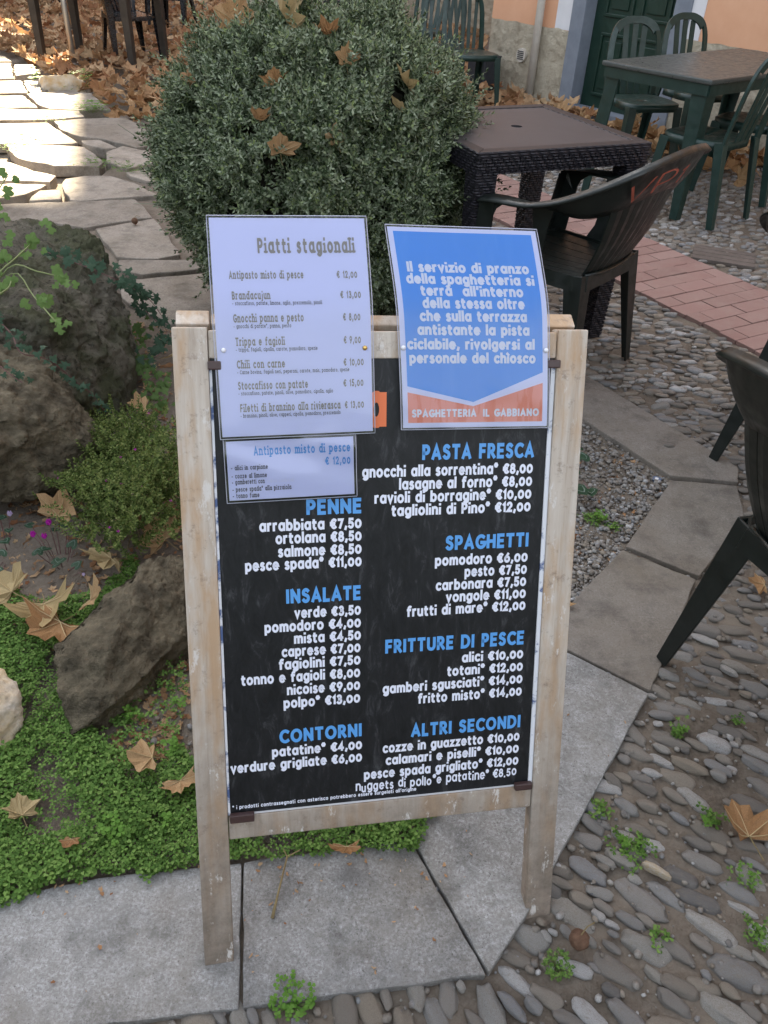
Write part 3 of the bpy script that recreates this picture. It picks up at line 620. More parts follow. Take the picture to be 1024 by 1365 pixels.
# rear frame, hinged at the top
hy = .034
def rear(name, x0, x1, l0, l1, t0=.0, t1=.026):
    a2 = 2 * lean; dv = Vector((0, math.sin(a2), -math.cos(a2))); nv = Vector((0, math.cos(a2), math.sin(a2))); o_ = Vector((0, hy, SL + .004)); mb = MB(); vs_ = []
    for l in (l0, l1):
        for t_ in (t0, t1):
            for x in (x0, x1): vs_.append(Vector((x, 0, 0)) + o_ + dv * l + nv * t_)
    mb.add(vs_, [(0, 1, 3, 2), (4, 6, 7, 5), (0, 4, 5, 1), (2, 3, 7, 6), (0, 2, 6, 4), (1, 5, 7, 3)]); return obj(name, mb, M_wood, sign, bevel=.0025)
rear('rear_post', .004, .05, 0, 1.0); rear('rear_post', SW - .052, SW - .006, 0, 1.0); rear('rear_rail', .052, SW - .054, .002, .05, .002, .022); rear('rear_rail', .052, SW - .054, .84, .885, .002, .022)
for x in (.1, SW - .1): obj('hinge', MB().tube([(x - .03, hy - .003, SL), (x + .03, hy - .003, SL)], .005, 10), M_clip, sign)
# slate print, clear cover, painted edges, clips
plank('slate_panel', PWd - .001 + .003, SW - PWd - .002, zb1 - .004, zt0 + .004, .006, .012, mat_=M_slate, bev=0)
plank('painted_edge', PWd + .0006, PWd + .0042, zb1 + .002, zt0 - .004, .0035, .0062, mat_=M_blueedge, bev=0); plank('painted_edge', SW - PWd - .0072, SW - PWd - .0006, zb1 + .002, zt0 - .004, .0035, .0062, mat_=M_blueedge, bev=0)
plank('painted_edge', PWd + .03, SW - PWd - .03, zb1 + .001, zb1 + .0028, .0032, .0055, mat_=M_white, bev=0)
for (px, py, wd, hh) in ((323, 1089, .038, .014), (697, 1047, .030, .012), (284, 487, .018, .012), (741, 485, .02, .012)):
    u_, v_ = S(px, py); hw_ = wd / 2; u_ = min(max(u_, PWd + hw_ - .001), SW - PWd - hw_ + .004); plank('corner_clip', u_ - hw_, u_ + hw_, v_ - hh / 2, v_ + hh / 2, -.006, .004, mat_=M_clip, bev=.002)
flatb = lambda a, b, l: (a, .0056 - l, b)
ITEM, HEAD = .0198, .0262
rows_b = [('PENNE', 409, 483, 683, 1), ('INSALATE', 382, 482, 799, 1), ('CONTORNI', 373, 483, 982, 1), ('PASTA FRESCA', 564, 713.6, 608.5, 1), ('SPAGHETTI', 595, 706, 728, 1), ('FRITTURE DI PESCE', 514.5, 700, 858.5, 1), ('ALTRI SECONDI', 549, 695, 970, 1)]
rows_w = [('arrabbiata €7,50', 346, 483, 703.5), ('ortolana €8,50', 367.7, 483, 720.5), ('salmone €8,50', 371, 483, 737.8), ('pesce spada* €11,00', 327, 483, 754.5),
          ('verde €3,50', 393, 482, 819.5), ('pomodoro €4,00', 353, 482, 836.3), ('mista €4,50', 392.5, 482, 853), ('caprese €7,00', 376, 481.5, 869.5), ('fagiolini €7,50', 372, 481.5, 886), ('tonno e fagioli €8,00', 321.5, 481, 903), ('nicoise €9,00', 383, 481, 920), ('polpo* €13,00', 378.5, 481, 937),
          ('patatine* €4,00', 363, 483.5, 999.5), ('verdure grigliate €6,00', 307.5, 483.5, 1016),
          ('gnocchi alla sorrentina* €8,00', 483.6, 712, 630), ('lasagne al forno* €8,00', 533, 711, 647), ('ravioli di borragine* €10,00', 500, 710, 664), ('tagliolini di Pino* €12,00', 522.6, 709, 681),
          ('pomodoro €6,00', 581, 705, 748.5), ('pesto €7,50', 620.6, 704, 764.8), ('carbonara €7,50', 582, 703, 781), ('vongole €11,00', 595.6, 702.5, 797), ('frutti di mare* €12,00', 543, 702, 813),
          ('alici €10,00', 617, 699, 877.8), ('totani* €12,00', 597, 698.5, 894.5), ('gamberi sgusciati* €14,00', 511, 698, 911), ('fritto misto* €14,00', 558, 697, 927.5),
          ('cozze in guazzetto €10,00', 511, 694, 988), ('calamari e piselli* €10,00', 515, 693, 1004), ('pesce spada grigliato* €12,00', 486, 692.5, 1020)]
def on_board(pr_, text, xl, xr, yb, em, hw=.1, **kw):
    u1, v1 = S(xr, yb); u0, v0 = S(xl, yb)
    for _ in range(8): px_ = CO; d = SA + SX * u0 + SZ * v1 - CO; z = d.dot(FW); x = CW / 2 + CF * d.dot(CR) / z; u0 += (xl - x) / 950
    pr_.line(text, u0, u1, v1, em, hw, **kw)
for t_, a, b, y, _ in rows_b: pb = Print(flatb); on_board(pb, t_, a, b, y, HEAD, .105); obj('heading_lettering', pb.mb, M_txtb, sign)
for t_, a, b, y in rows_w: pw = Print(flatb); on_board(pw, t_, a, b, y, ITEM, .104, gap=.06); obj('menu_lettering', pw.mb, M_txtw, sign)
ph = Print(flatb); on_board(ph, 'nuggets di pollo*e patatine* €8.50', 475, 690, 1035.5, .0200, .08, jitter=.10, rnd=random.Random(2)); obj('handwritten_lettering', ph.mb, M_txtw, sign)
pf = Print(flatb); on_board(pf, '* i prodotti contrassegnati con asterisco potrebbero essere surgelati all\'origine', 310, 556, 1056, .0078, .09); obj('footnote_lettering', pf.mb, M_txtw, sign)
po = Print(flatb); u_, v_ = S(489, 564); po.line('a', u_, u_ + .030, v_, .075, .11); obj('title_lettering', po.mb, M_txto, sign)

# laminated sheets on the board
M_blue = mat('poster_print', (.1, .3, .7), .4); t = NT(M_blue); uvn = t.n('ShaderNodeTexCoord').outputs['UV']; sp = t.n('ShaderNodeSeparateXYZ', {0: uvn}); su, sv = sp.outputs[0], sp.outputs[1]
def vee(l, v_, r_): # two straight flanks meeting at s = .48, as height from the top
    a = t.math('ADD', t.math('MULTIPLY', su, (v_ - l) / .48), l); b = t.math('ADD', t.math('MULTIPLY', t.math('SUBTRACT', 1.0, su), (v_ - r_) / .52), r_); return t.math('MINIMUM', a, b)
tv = t.math('SUBTRACT', 1.0, sv)
inblue = t.math('LESS_THAN', tv, vee(.785, .872, .712)); inor = t.math('GREATER_THAN', tv, vee(.815, .893, .768))
bd = t.math('MULTIPLY', t.math('MULTIPLY', t.math('GREATER_THAN', su, .035), t.math('LESS_THAN', su, .965)), t.math('MULTIPLY', t.math('GREATER_THAN', tv, .022), t.math('LESS_THAN', tv, .975)))
st = t.n('ShaderNodeMapping', {0: t.n('ShaderNodeTexCoord').outputs['UV'], 'Scale': (1, .22, 1)}).outputs[0]
orc = t.mix(t.ramp(t.noise(st, 14, 5, .6, .3), [(.5, 0.), (.56, .75)]), (.80, .30, .22), (.72, .17, .07))
blc = t.mix(t.ramp(t.noise(st, 5, 5, .6, .3), [(.5, 0.), (.75, .35)]), (.06, .31, .80), (.15, .42, .85))
cc = t.mix(inblue, (.68, .71, .92), blc); cc = t.mix(inor, cc, orc); t.base(t.mix(bd, (.68, .71, .92), cc))
def sheet(name, label, bl, br, height, bend0, theta, kcurv, mat_, border=.0030, skew=0):
    """a sheet fixed flat to the board below bend0 (metres up from its foot) and bending back above it"""
    (u0, v0), (u1, v1) = bl, br; Wd = math.hypot(u1 - u0, v1 - v0); ex = Vector((u1 - u0, 0, v1 - v0)) / Wd; ez = Vector((-(v1 - v0), 0, u1 - u0)) / Wd; base = Vector((u0, 0, v0))
    def prof(q):
        if q <= bend0: return Vector((0, 0, q))
        L = q - bend0; th = min(theta, L * kcurv); Lc = theta / kcurv
        if L <= Lc: return Vector((0, (1 - math.cos(th)) / kcurv, bend0 + math.sin(th) / kcurv))
        return Vector((0, (1 - math.cos(theta)) / kcurv + math.sin(theta) * (L - Lc), bend0 + math.sin(theta) / kcurv + math.cos(theta) * (L - Lc)))
    def fn(a, b, l, y0=-.0045):
        q = b * height; p = prof(q); t_ = prof(q + .001) - p; nrm = Vector((0, -t_.z, t_.y)).normalized()
        wob = .0022 * math.sin(a * 6 + b * 3) * math.sin(b * 6) * b; sk = -skew * b ** 1.4
        return tuple(base + ex * (a * Wd + sk) + ez * p.z + Vector((0, y0 + p.y + wob, 0)) + nrm * l)
    root = thing(name, label, 'sign' if 'poster' in name else 'menu sheet'); root.matrix_world = Ms
    def grid(a0, a1, b0_, b1_, l, nm, mt):
        nx, nz = 10, 34; V = [fn(a0 + (a1 - a0) * i / nx, b0_ + (b1_ - b0_) * j / nz, l) for j in range(nz + 1) for i in range(nx + 1)]
        F = [(j * (nx + 1) + i, j * (nx + 1) + i + 1, (j + 1) * (nx + 1) + i + 1, (j + 1) * (nx + 1) + i) for j in range(nz) for i in range(nx)]
        me = np_mesh(nm, V, F); uvl = me.uv_layers.new(name='UVMap'); 
        for lp in me.loops: k = lp.vertex_index; uvl.data[lp.index].uv = ((k % (nx + 1)) / nx, (k // (nx + 1)) / nz)
        return obj(nm, me, mt, root, smooth=True)
    bx, bz = border / Wd, border / height
    grid(bx, 1 - bx, bz, 1 - bz, 0, 'paper', mat_); lam = grid(0, 1, 0, 1, .0009, 'laminate', M_lam)
    grid(0, 1, 0, 1, -.0006, 'laminate', M_lam)
    # rim weld, a thin pale edge
    rim = MB(); ring = [fn(i / 12, 0, .0004) for i in range(13)] + [fn(1, j / 40, .0004) for j in range(1, 41)] + [fn(1 - i / 12, 1, .0004) for i in range(1, 13)] + [fn(0, 1 - j / 40, .0004) for j in range(1, 40)]
    ring.append(ring[0]); rim.tube(ring, .0006, 4, up=Vector((.3, 1, .2)), cap=False); obj('sealed_edge', rim, M_rim, root)
    return root, fn, Wd
M_rim = mat('clear_plastic_edge', (.5, .52, .62), .2)
# white seasonal sheet
root, fn, Wd = sheet('menu_sheet', 'tall pale laminated sheet of seasonal dishes pinned over the left top of the menu board', S(294, 586, -.0045), S(500, 577, -.0045), .305, .15, R(17), 6, M_paper)
bt_ = lambda tt: 1 - tt
pr1 = Print(fn); pr2 = Print(fn)
pr1.line('Piatti stagionali', .30, .91, bt_(.165), .080, .11, True)
for nm, a0, a1, pc, p0, p1, tt, subt, s1 in [('Antipasto misto di pesce', .115, .575, '€ 12,00', .785, .915, .285, None, 0), ('Brandacujun', .125, .36, '€ 13,00', .80, .93, .378, '- stoccafisso, patate, limone, aglio, prezzemolo, pinoli', .68),
        ('Gnocchi panna e pesto', .125, .56, '€ 8,00', .81, .92, .478, '- gnocchi di patate*, panna, pesto', .48), ('Trippa e fagioli', .13, .435, '€ 9,00', .81, .92, .58, '- trippa, fagioli, cipolla, carote, pomodoro, spezie', .64),
        ('Chili con carne', .13, .43, '€ 10,00', .805, .935, .68, '- Carne bovina, fagioli neri, peperoni, carote, mais, pomodoro, spezie', .84), ('Stoccafisso con patate', .13, .57, '€ 15,00', .80, .93, .775, '- stoccafisso, patate, pinoli, olive, pomodoro, cipolla, aglio', .73),
        ('Filetti di branzino alla rivierasca', .135, .775, '€ 13,00', .805, .93, .876, '- branzino, pinoli, olive, capperi, cipolla, pomodoro, prezzemolo', .775)]:
    pr1.line(nm, a0, a1, bt_(tt), .043, .10, True); pr1.line(pc, p0, p1, bt_(tt), .043, .09, True)
    if subt: pr2.line(subt, a0, s1, bt_(tt + .027), .021, .07, True)
pr1.fn = pr2.fn = fn
lift = lambda mb: mb
obj('dish_lettering', pr1.mb, M_khaki, root).location = (0, -.0004, 0); obj('ingredient_lettering', pr2.mb, M_ink, root).location = (0, -.0004, 0)
for a, b, mt in ((.055, .40, M_clear), (.945, .395, M_brass)):
    p = Vector(fn(a, b, .001)); obj('thumbtack', MB().tube([p + Vector((0, -.0035, 0)), p + Vector((0, -.0018, 0)), p], [.0015, .0032, .0036], 12), mt, root, smooth=True)
# small antipasto card
root, fn, Wd = sheet('menu_card', 'small white laminated card listing the mixed fish antipasto under the tall pale sheet', S(303, 671, -.001), S(476, 661, -.001), .092, .2, .01, 6, M_paper, .0035)
fn2 = lambda a, b, l: tuple(Vector(fn(a, b, l)) + Vector((0, .0030, 0)))
for ch in root.children: ch.location = (0, .0030, 0)
pr1 = Print(fn2); pr2 = Print(fn2)
pr1.line('Antipasto misto di pesce', (.22), .955, .74, .165, .10, True); pr1.line('€ 12,00', .76, .955, .54, .165, .09, True)
for s_, a1, b in (('- alici in carpione', .32, .52), ('- cozze al limone', .31, .39), ('- gamberetti con', .29, .295), ('- pesce spada* alla pizzaiola', .49, .18), ('- tonno fumè', .245, .08)):
    pr2.line(s_.replace('è', 'e'), .045, a1, b, .088, .085, True)
pr3 = Print(fn2); pr3.line('salsa cocktail', .31, .51, .30, .07, .03, True)
obj('dish_lettering', pr1.mb, M_txtb, root).location = (0, -.0006, 0); obj('ingredient_lettering', pr2.mb, M_ink, root).location = (0, -.0006, 0); obj('faded_lettering', pr3.mb, M_clear, root).location = (0, -.0006, 0)
# blue notice
root, fn, Wd = sheet('notice_poster', 'blue laminated lunch notice with white chevron and orange foot, pinned at the right', S(535, 573, -.0045), S(731, 570, -.0045), .292, .145, R(19), 6, M_blue, .0026, .020)
pr1 = Print(fn)
for s_, a0, a1, tt in (('Il servizio di pranzo', .10, .90, .228), ('della spaghetteria si', .085, .925, .287), ('terrà  all\'interno', .165, .84, .346), ('della stessa oltre', .17, .84, .406), ('che sulla terrazza', .145, .85, .468), ('antistante la pista', .125, .865, .533), ('ciclabile, rivolgersi al', .055, .90, .602), ('personale del chìosco', .065, .905, .669)):
    pr1.line(s_, a0, a1, bt_(tt), .058, .115, gap=.05)
pr1.line('SPAGHETTERIA', .07, .50, bt_(.935), .044, .11); pr1.line('IL GABBIANO', .545, .93, bt_(.935), .044, .11)
obj('notice_lettering', pr1.mb, M_txtw, root).location = (0, -.0004, 0)
for a, b in ((.03, .40), (.975, .39)):
    p = Vector(fn(a, b, .001)); obj('thumbtack', MB().tube([p + Vector((0, -.0035, 0)), p + Vector((0, -.0018, 0)), p], [.0015, .0034, .004], 12), M_clear, root, smooth=True)
# ------------------------------------------------------------------ plastic furniture
def cat_rom(P_, n=6):
    P_ = [Vector(p) for p in P_]; out = []
    for i in range(len(P_) - 1):
        p0 = P_[max(0, i - 1)]; p1 = P_[i]; p2 = P_[i + 1]; p3 = P_[min(len(P_) - 1, i + 2)]
        for k in range(n):
            t_ = k / n; out.append(.5 * ((2 * p1) + (p2 - p0) * t_ + (2 * p0 - 5 * p1 + 4 * p2 - p3) * t_ ** 2 + (3 * p1 - p0 - 3 * p2 + p3) * t_ ** 3))
    return out + [P_[-1]]
def slab_grid(rows, th, nrm=None):
    """solid sheet from a grid of points, thickened along vertex normals"""
    bm = bmesh.new(); g = [[bm.verts.new(p) for p in r_] for r_ in rows]
    for a, b in zip(g, g[1:]):
        for i in range(len(a) - 1): bm.faces.new((a[i], a[i + 1], b[i + 1], b[i]))
    bm.normal_update(); bmesh.ops.solidify(bm, geom=bm.faces[:], thickness=th)
    me = bpy.data.meshes.new('sheet'); bm.to_mesh(me); bm.free(); return me
def leg_l(mb, top, foot, wt, wf, sx, sy, th=.007):
    """L section leg: one plate facing out in x, one in y"""
    t_, f_ = Vector(top), Vector(foot)
    mb.bar(t_ - Vector((sx * th / 2, sy * wt / 2, 0)), f_ - Vector((sx * th / 2, sy * wf / 2, 0)), th, wt, th, wf)
    mb.bar(t_ - Vector((sx * wt / 2, sy * th / 2, 0)), f_ - Vector((sx * wf / 2, sy * th / 2, 0)), wt, th, wf, th)
def armchair(label, loc, rz, m_=None, group=None, text=None):
    m_ = m_ or M_dkgreen; c = thing('plastic_armchair', label, 'chair', loc, rz, group)
    T = [(.288, .150, .620), (.300, .07, .634), (.310, -.05, .648), (.312, -.17, .685), (.300, -.29, .745), (.250, -.372, .797), (.14, -.408, .826), (0, -.416, .836)]
    B = [(.230, .150, .622), (.240, .07, .632), (.248, -.04, .634), (.258, -.13, .632), (.252, -.215, .628), (.216, -.298, .652), (.12, -.345, .688), (0, -.355, .698)]
    T = cat_rom(T, 5); B = cat_rom(B, 5); T += [Vector((-p.x, p.y, p.z)) for p in T[-2::-1]]; B += [Vector((-p.x, p.y, p.z)) for p in B[-2::-1]]
    rows = []
    for k in range(6):
        f = k / 5; rows.append([t_.lerp(b_, f) + (t_ - Vector((0, 0, t_.z))).normalized() * (.010 * math.sin(f * math.pi)) for t_, b_ in zip(T, B)])
    lip = [t_ + Vector((t_.x, t_.y, 0)).normalized() * .012 + Vector((0, 0, -.010)) for t_ in T]
    obj('arm_and_back_rim', slab_grid([lip] + rows, .006), m_, c, smooth=True)
    # back: narrow vertical slats between two stiles
    ns = 9
    for i in range(ns):
        s0, s1 = (i / ns - .5) * 2, ((i + 1) / ns - .5) * 2; g = .0011
        def pt(s, f):
            ztop = .705 - .045 * s * s; ytop = -.354 + .05 * s * s
            x = s * (.165 + .055 * f); y = -.238 + (ytop + .238) * f - .012 * math.sin(f * math.pi) + .018 * s * s * (1 - f); return Vector((x, y, .415 + (ztop - .415) * f))
        rws = [[pt(s0, f) + Vector((g, 0, 0)), pt((s0 + s1) / 2, f) + Vector((0, -.003, 0)), pt(s1, f) - Vector((g, 0, 0))] for f in [k / 7 for k in range(8)]]
        obj('slat', slab_grid(rws, .006), m_, c, smooth=False)
    mb = MB(); mb.tube([(-.17, -.235, .425), (-.08, -.247, .418), (0, -.250, .416), (.08, -.247, .418), (.17, -.235, .425)], .007, 6); obj('back_foot_rib', mb, m_, c, smooth=True)
    # seat of lengthwise slats over a deep apron
    for i in range(7):
        x0, x1 = -.215 + i * .0615, -.215 + (i + 1) * .0615 - .004
        def sz(x, y): return .418 - .020 * math.cos(x * 5.5) * math.cos((y + .02) * 5) + .035 * max(0, y - .09) * -3
        ys = [-.235 + .40 * k / 8 for k in range(9)]; tap = lambda y: 1 - .14 * max(0, -(y - .1)) / .3
        obj('seat_slat', slab_grid([[Vector((x * tap(y), y, sz(x, y))) for x in (x0, (x0 + x1) / 2, x1)] for y in ys][::-1], .006), m_, c)
    ring = [(-.222, .125), (-.19, .168), (.19, .168), (.222, .125), (.205, -.21), (.17, -.246), (-.17, -.246), (-.205, -.21), (-.222, .125)]
    obj('seat_frame', slab_grid([[Vector((x, y, .425 - .004 * k - (.02 if y > .15 else 0))) if k == 0 else Vector((x * (1 + .012 * k), y * (1 + .012 * k), .425 - .026 * k - (.008 if y > .15 else 0))) for x, y in ring] for k in range(3)], .006), m_, c)
    for s in (-1, 1):
        mb = MB(); leg_l(mb, (s * .288, .155, .618), (s * .270, .178, .40), .062, .07, s, 1); leg_l(mb, (s * .270, .178, .40), (s * .262, .215, 0), .07, .034, s, 1)
        mb.add([(s * .286, .150, .625), (s * .286, .045, .630), (s * .284, .085, .60), (s * .282, .105, .55), (s * .279, .150, .60), (s * .281, .150, .625), (s * .281, .045, .630), (s * .279, .085, .60), (s * .277, .105, .55), (s * .274, .150, .60)], [(0, 1, 2, 3, 4), (9, 8, 7, 6, 5), (1, 6, 7, 2), (2, 7, 8, 3)]); obj('leg', mb, m_, c, bevel=.002)
        mb = MB(); leg_l(mb, (s * .205, -.242, .425), (s * .235, -.295, 0), .072, .032, s, -1); obj('leg', mb, m_, c, bevel=.002)
        obj('arm_support', slab_grid([[Vector((s * .222, y0 - .005, .405)), Vector((s * .222, y0 + .085, .405))], [Vector((s * .228, y0 + .0, .47)), Vector((s * .228, y0 + .052, .47))], [Vector((s * .238, y0 - .01, .56)), Vector((s * .238, y0 + .042, .56))], [Vector((s * .250, y0 - .03, .634)), Vector((s * .250, y0 + .05, .640))]] if True else None, .009), m_, c) if (y0 := -.09) else None
    if text:
        def fn(a, b, l):
            i = min(len(T) - 2, max(0, a)); k = int(i); fr = i - k; t_ = T[k].lerp(T[k + 1], fr); b2 = B[k].lerp(B[k + 1], fr); n2 = Vector((t_.x, t_.y, 0)).normalized(); return tuple(b2.lerp(t_, b) + n2 * (.0125 + .014 * math.sin(b * math.pi)) + Vector((0, 0, 0)))
        for ch_, a0_, a1_ in zip(text, (45, 40.2, 35.6), (41, 36.8, 33.6)): p = Print(fn); p.line(ch_, a0_, a1_, .26, .66, .03); obj('painted_letter', p.mb, M_mark, c)
    return c
M_mark = mat('faded_red_mark', (.32, .075, .045), .7)
for m_ in (M_dkgreen, M_green, M_black): m_.use_backface_culling = False
def bistro(label, loc, rz, m_=None, group=None, slats=3):
    m_ = m_ or M_green; c = thing('plastic_bistro_chair', label, 'chair', loc, rz, group)
    half = [(.205, -.265, 0), (.200, -.225, .25), (.195, -.205, .44), (.198, -.235, .62), (.190, -.262, .76), (.150, -.285, .855), (.07, -.298, .895), (0, -.30, .90)]
    path = cat_rom(half, 4); path += [Vector((-p.x, p.y, p.z)) for p in path[-2::-1]]
    hoop = [p for p in path if p.z > .43]; n = len(hoop)
    out = slab_grid([[p for p in hoop], [Vector((p.x * (.80 if p.z < .8 else .80), p.y + .008, p.z - (.042 if abs(p.x) < .17 and p.z > .7 else 0))) for p in hoop]], .016)
    obj('back_hoop', out, m_, c, smooth=False)
    for i in range(slats):
        s = (i - (slats - 1) / 2); w2 = .020 if slats < 4 else .015
        rws = [[Vector((s * (.052 + .018 * f) - w2, -.20 - .095 * f, .445 + (.418 - .012 * abs(s)) * f)), Vector((s * (.052 + .018 * f) + w2, -.20 - .095 * f, .445 + (.418 - .012 * abs(s)) * f))] for f in (0, .25, .5, .75, 1)]
        obj('slat', slab_grid(rws, .008), m_, c)
    rim = [Vector((.205 * math.copysign(abs(math.cos(a)) ** .55, math.cos(a)), .02 + .205 * math.copysign(abs(math.sin(a)) ** .55, math.sin(a)), 0)) for a in [2 * math.pi * k / 28 for k in range(28)]]
    rws = [[p * f + Vector((0, .02 * (1 - f), .448 - .012 * (1 - f * f) - (.006 if f == 1 else 0))) for p in rim + rim[:1]] for f in (.05, .35, .7, .92, 1)] + [[p * 1.0 + Vector((0, 0, .40)) for p in rim + rim[:1]]]
    obj('seat', slab_grid(rws, -.005), m_, c, smooth=True)
    for s in (-1, 1):
        mb = MB(); leg_l(mb, (s * .195, .205, .425), (s * .215, .235, 0), .06, .036, s, 1); obj('leg', mb, m_, c, bevel=.002)
        mb = MB(); leg_l(mb, (s * .200, -.200, .45), (s * .212, -.275, 0), .055, .036, s, -1); obj('leg', mb, m_, c, bevel=.002)
    return c
def g3(px, py, z=0): p = G(px, py, z); return p
# rattan table
pA, pB = Vector(G2(638, 204, .765)), Vector(G2(870, 190, .765)); ex = (pB - pA).normalized(); ey = Vector((-ex.y, ex.x)); TW = (pB - pA).length
ct = pA + ex * TW / 2 + ey * TW / 2
rt = thing('rattan_table', 'square dark brown woven plastic table with a parasol hole behind the blue notice', 'table', (ct.x, ct.y, 0), math.atan2(ex.y, ex.x)); h_ = TW / 2
def ring_frame(mb, ho, hi_, z0, z1):
    for a in range(4):
        M = Matrix.Rotation(a * math.pi / 2, 3, 'Z'); q = [M @ Vector(p) for p in ((-ho, -ho, 0), (ho, -ho, 0), (hi_, -hi_, 0), (-hi_, -hi_, 0))]
        mb.prism([(p.x, p.y) for p in q], z0, z1)
mb = MB(); ring_frame(mb, h_, h_ - .05, .742, .766); obj('woven_border', mb, M_rat, rt, bevel=.004)
mb = MB(); ring_frame(mb, h_ - .004, h_ - .022, .69, .7415); obj('woven_apron', mb, M_rat, rt, bevel=.003)
mb = MB()   # woven strands proud of the apron
for a in range(4):
    M = Matrix.Rotation(a * math.pi / 2, 3, 'Z')
    for r_ in range(4):
        for k in range(int(TW / .022)):
            x = -h_ + .012 + k * .022 + (.011 if r_ % 2 else 0)
            if x > h_ - .012: continue
            q = M @ Vector((x, -h_ + .0025, 0)); mb.box((q.x, q.y, .697 + r_ * .0135), (.018, .006, .010), M @ Matrix.Rotation(R(8), 3, 'Y'))
o = obj('woven_strands', mb, M_rat, rt, bevel=0); o['kind'] = 'stuff'
n = 24; ring = [(.022 * math.cos(2 * math.pi * k / n), .022 * math.sin(2 * math.pi * k / n)) for k in range(n)]; hh = h_ - .0505
sq = []
for k in range(n): a = 2 * math.pi * k / n; s = hh / max(abs(math.cos(a)), abs(math.sin(a))); sq.append((s * math.cos(a), s * math.sin(a)))
mb = MB(); mb.add([(x, y, .762) for x, y in ring] + [(x, y, .762) for x, y in sq] + [(x, y, .735) for x, y in ring], [(k, n + k, n + (k + 1) % n, (k + 1) % n) for k in range(n)] + [(2 * n + k, k, (k + 1) % n, 2 * n + (k + 1) % n) for k in range(n)])
# corners of the panel
for sx_, sy_ in ((1, 1), (-1, 1), (-1, -1), (1, -1)): pass
obj('table_top', mb, M_rtop, rt)
for sx_ in (-1, 1):
    for sy_ in (-1, 1):
        mb = MB(); mb.bar((sx_ * (h_ - .045), sy_ * (h_ - .045), .742), (sx_ * (h_ - .055), sy_ * (h_ - .055), 0), .082, .082, .058, .058)
        for k in range(40):
            z = .66 - k * .0165; f = z / .74; hw_ = .029 + .012 * f; cx_ = sx_ * (h_ - .055 + .010 * f); cy_ = sy_ * (h_ - .055 + .010 * f)
            for j in range(3):
                off = (j - 1) * .021 + (.006 if k % 2 else -.006)
                for (dx, dy) in ((1, 0), (-1, 0), (0, 1), (0, -1)):
                    mb.box((cx_ + dx * hw_ + (off if dx == 0 else 0), cy_ + dy * hw_ + (off if dy == 0 else 0), z), (.005 if dx else .016, .005 if dy else .016, .011))
        obj('leg', mb, M_rat, rt)
# armchair marked VP1
fr = G(839, 478); armchair_VP = armchair('dark green plastic armchair marked VP1 in red on its back, behind the blue notice', (0, 0, 0), 0, text='VP1')
VPrz = R(50)
def place_by(o, local, world, rz): p = Matrix.Rotation(rz, 3, 'Z') @ Vector(local); o.location = (world.x - p.x, world.y - p.y, 0); o.rotation_euler = (0, 0, rz)
place_by(armchair_VP, (.235, -.295, 0), fr, VPrz)
# nearest armchair, cut by the right edge
a2_ = armchair('dark green plastic armchair nearest the camera, cut off by the right edge of the photo', (0, 0, 0), 0)
place_by(a2_, (-.235, -.295, 0), G(874, 876), R(-66))
a3_ = armchair('dark green plastic armchair standing behind the nearest one, mostly beyond the right edge', (0, 0, 0), 0)
place_by(a3_, (-.235, -.295, 0), G(944, 610), R(-54))
a4_ = armchair('dark plastic armchair tucked against the far side of the woven table behind the shrub', (0, 0, 0), 0, M_black)
place_by(a4_, (-.302, .1, 0), G(640, 147, .64), R(210))
# green table
gL, gF = Vector(G2(803, 80, .745)), Vector(G2(950, 107, .745)); gx = (gF - gL).normalized(); gy = Vector((-gx.y, gx.x)); gw = (gF - gL).length; gl = 1.5
gc = gL + gx * gw / 2 + gy * gl / 2
gt_ = thing('green_table', 'long bottle green plastic table with a weathered grey top near the green door', 'table', (gc.x, gc.y, 0), math.atan2(gx.y, gx.x))
obj('table_top', MB().box((0, 0, .732), (gw, gl, .026)), M_gtop, gt_, bevel=.008)
obj('apron', MB().box((0, -gl / 2 + .02, .69), (gw - .04, .012, .058)).box((0, gl / 2 - .02, .69), (gw - .04, .012, .058)).box((-gw / 2 + .02, 0, .69), (.012, gl - .05, .058)).box((gw / 2 - .02, 0, .69), (.012, gl - .05, .058)), M_green, gt_)
for sx_ in (-1, 1):
    for sy_ in (-1, 1):
        mb = MB(); leg_l(mb, (sx_ * (gw / 2 - .03), sy_ * (gl / 2 - .03), .72), (sx_ * (gw / 2 - .01), sy_ * (gl / 2 - .01), 0), .10, .05, sx_, sy_, .012); obj('leg', mb, M_green, gt_, bevel=.003)
# bistro chairs round it
b1 = bistro('green plastic hoop-backed chair in front of the green door, nearest the drain pipe', tuple(G(866, 148, .44)[:2]) + (0,), 0); b1.location = (G(856, 133, .44).x, G(856, 133, .44).y, 0); b1.rotation_euler = (0, 0, R(-165))
b2 = dup(b1); b2.location = (G(927, 121, .44).x, G(927, 121, .44).y, 0); b2.rotation_euler = (0, 0, R(-158)); b2['label'] = 'green hoop-backed chair by the right door jamb beyond the long table'
b3 = dup(b1); b3.location = (G(947, 180, .44).x, G(947, 180, .44).y, 0); b3.rotation_euler = (0, 0, R(42)); b3['label'] = 'green hoop-backed chair on the near side of the long green table, turned sideways'
b4 = dup(b1); b4.location = (G(1008, 160, .44).x, G(1008, 160, .44).y, 0); b4.rotation_euler = (0, 0, R(50)); b4['label'] = 'second green hoop-backed chair along the near side of the long table'
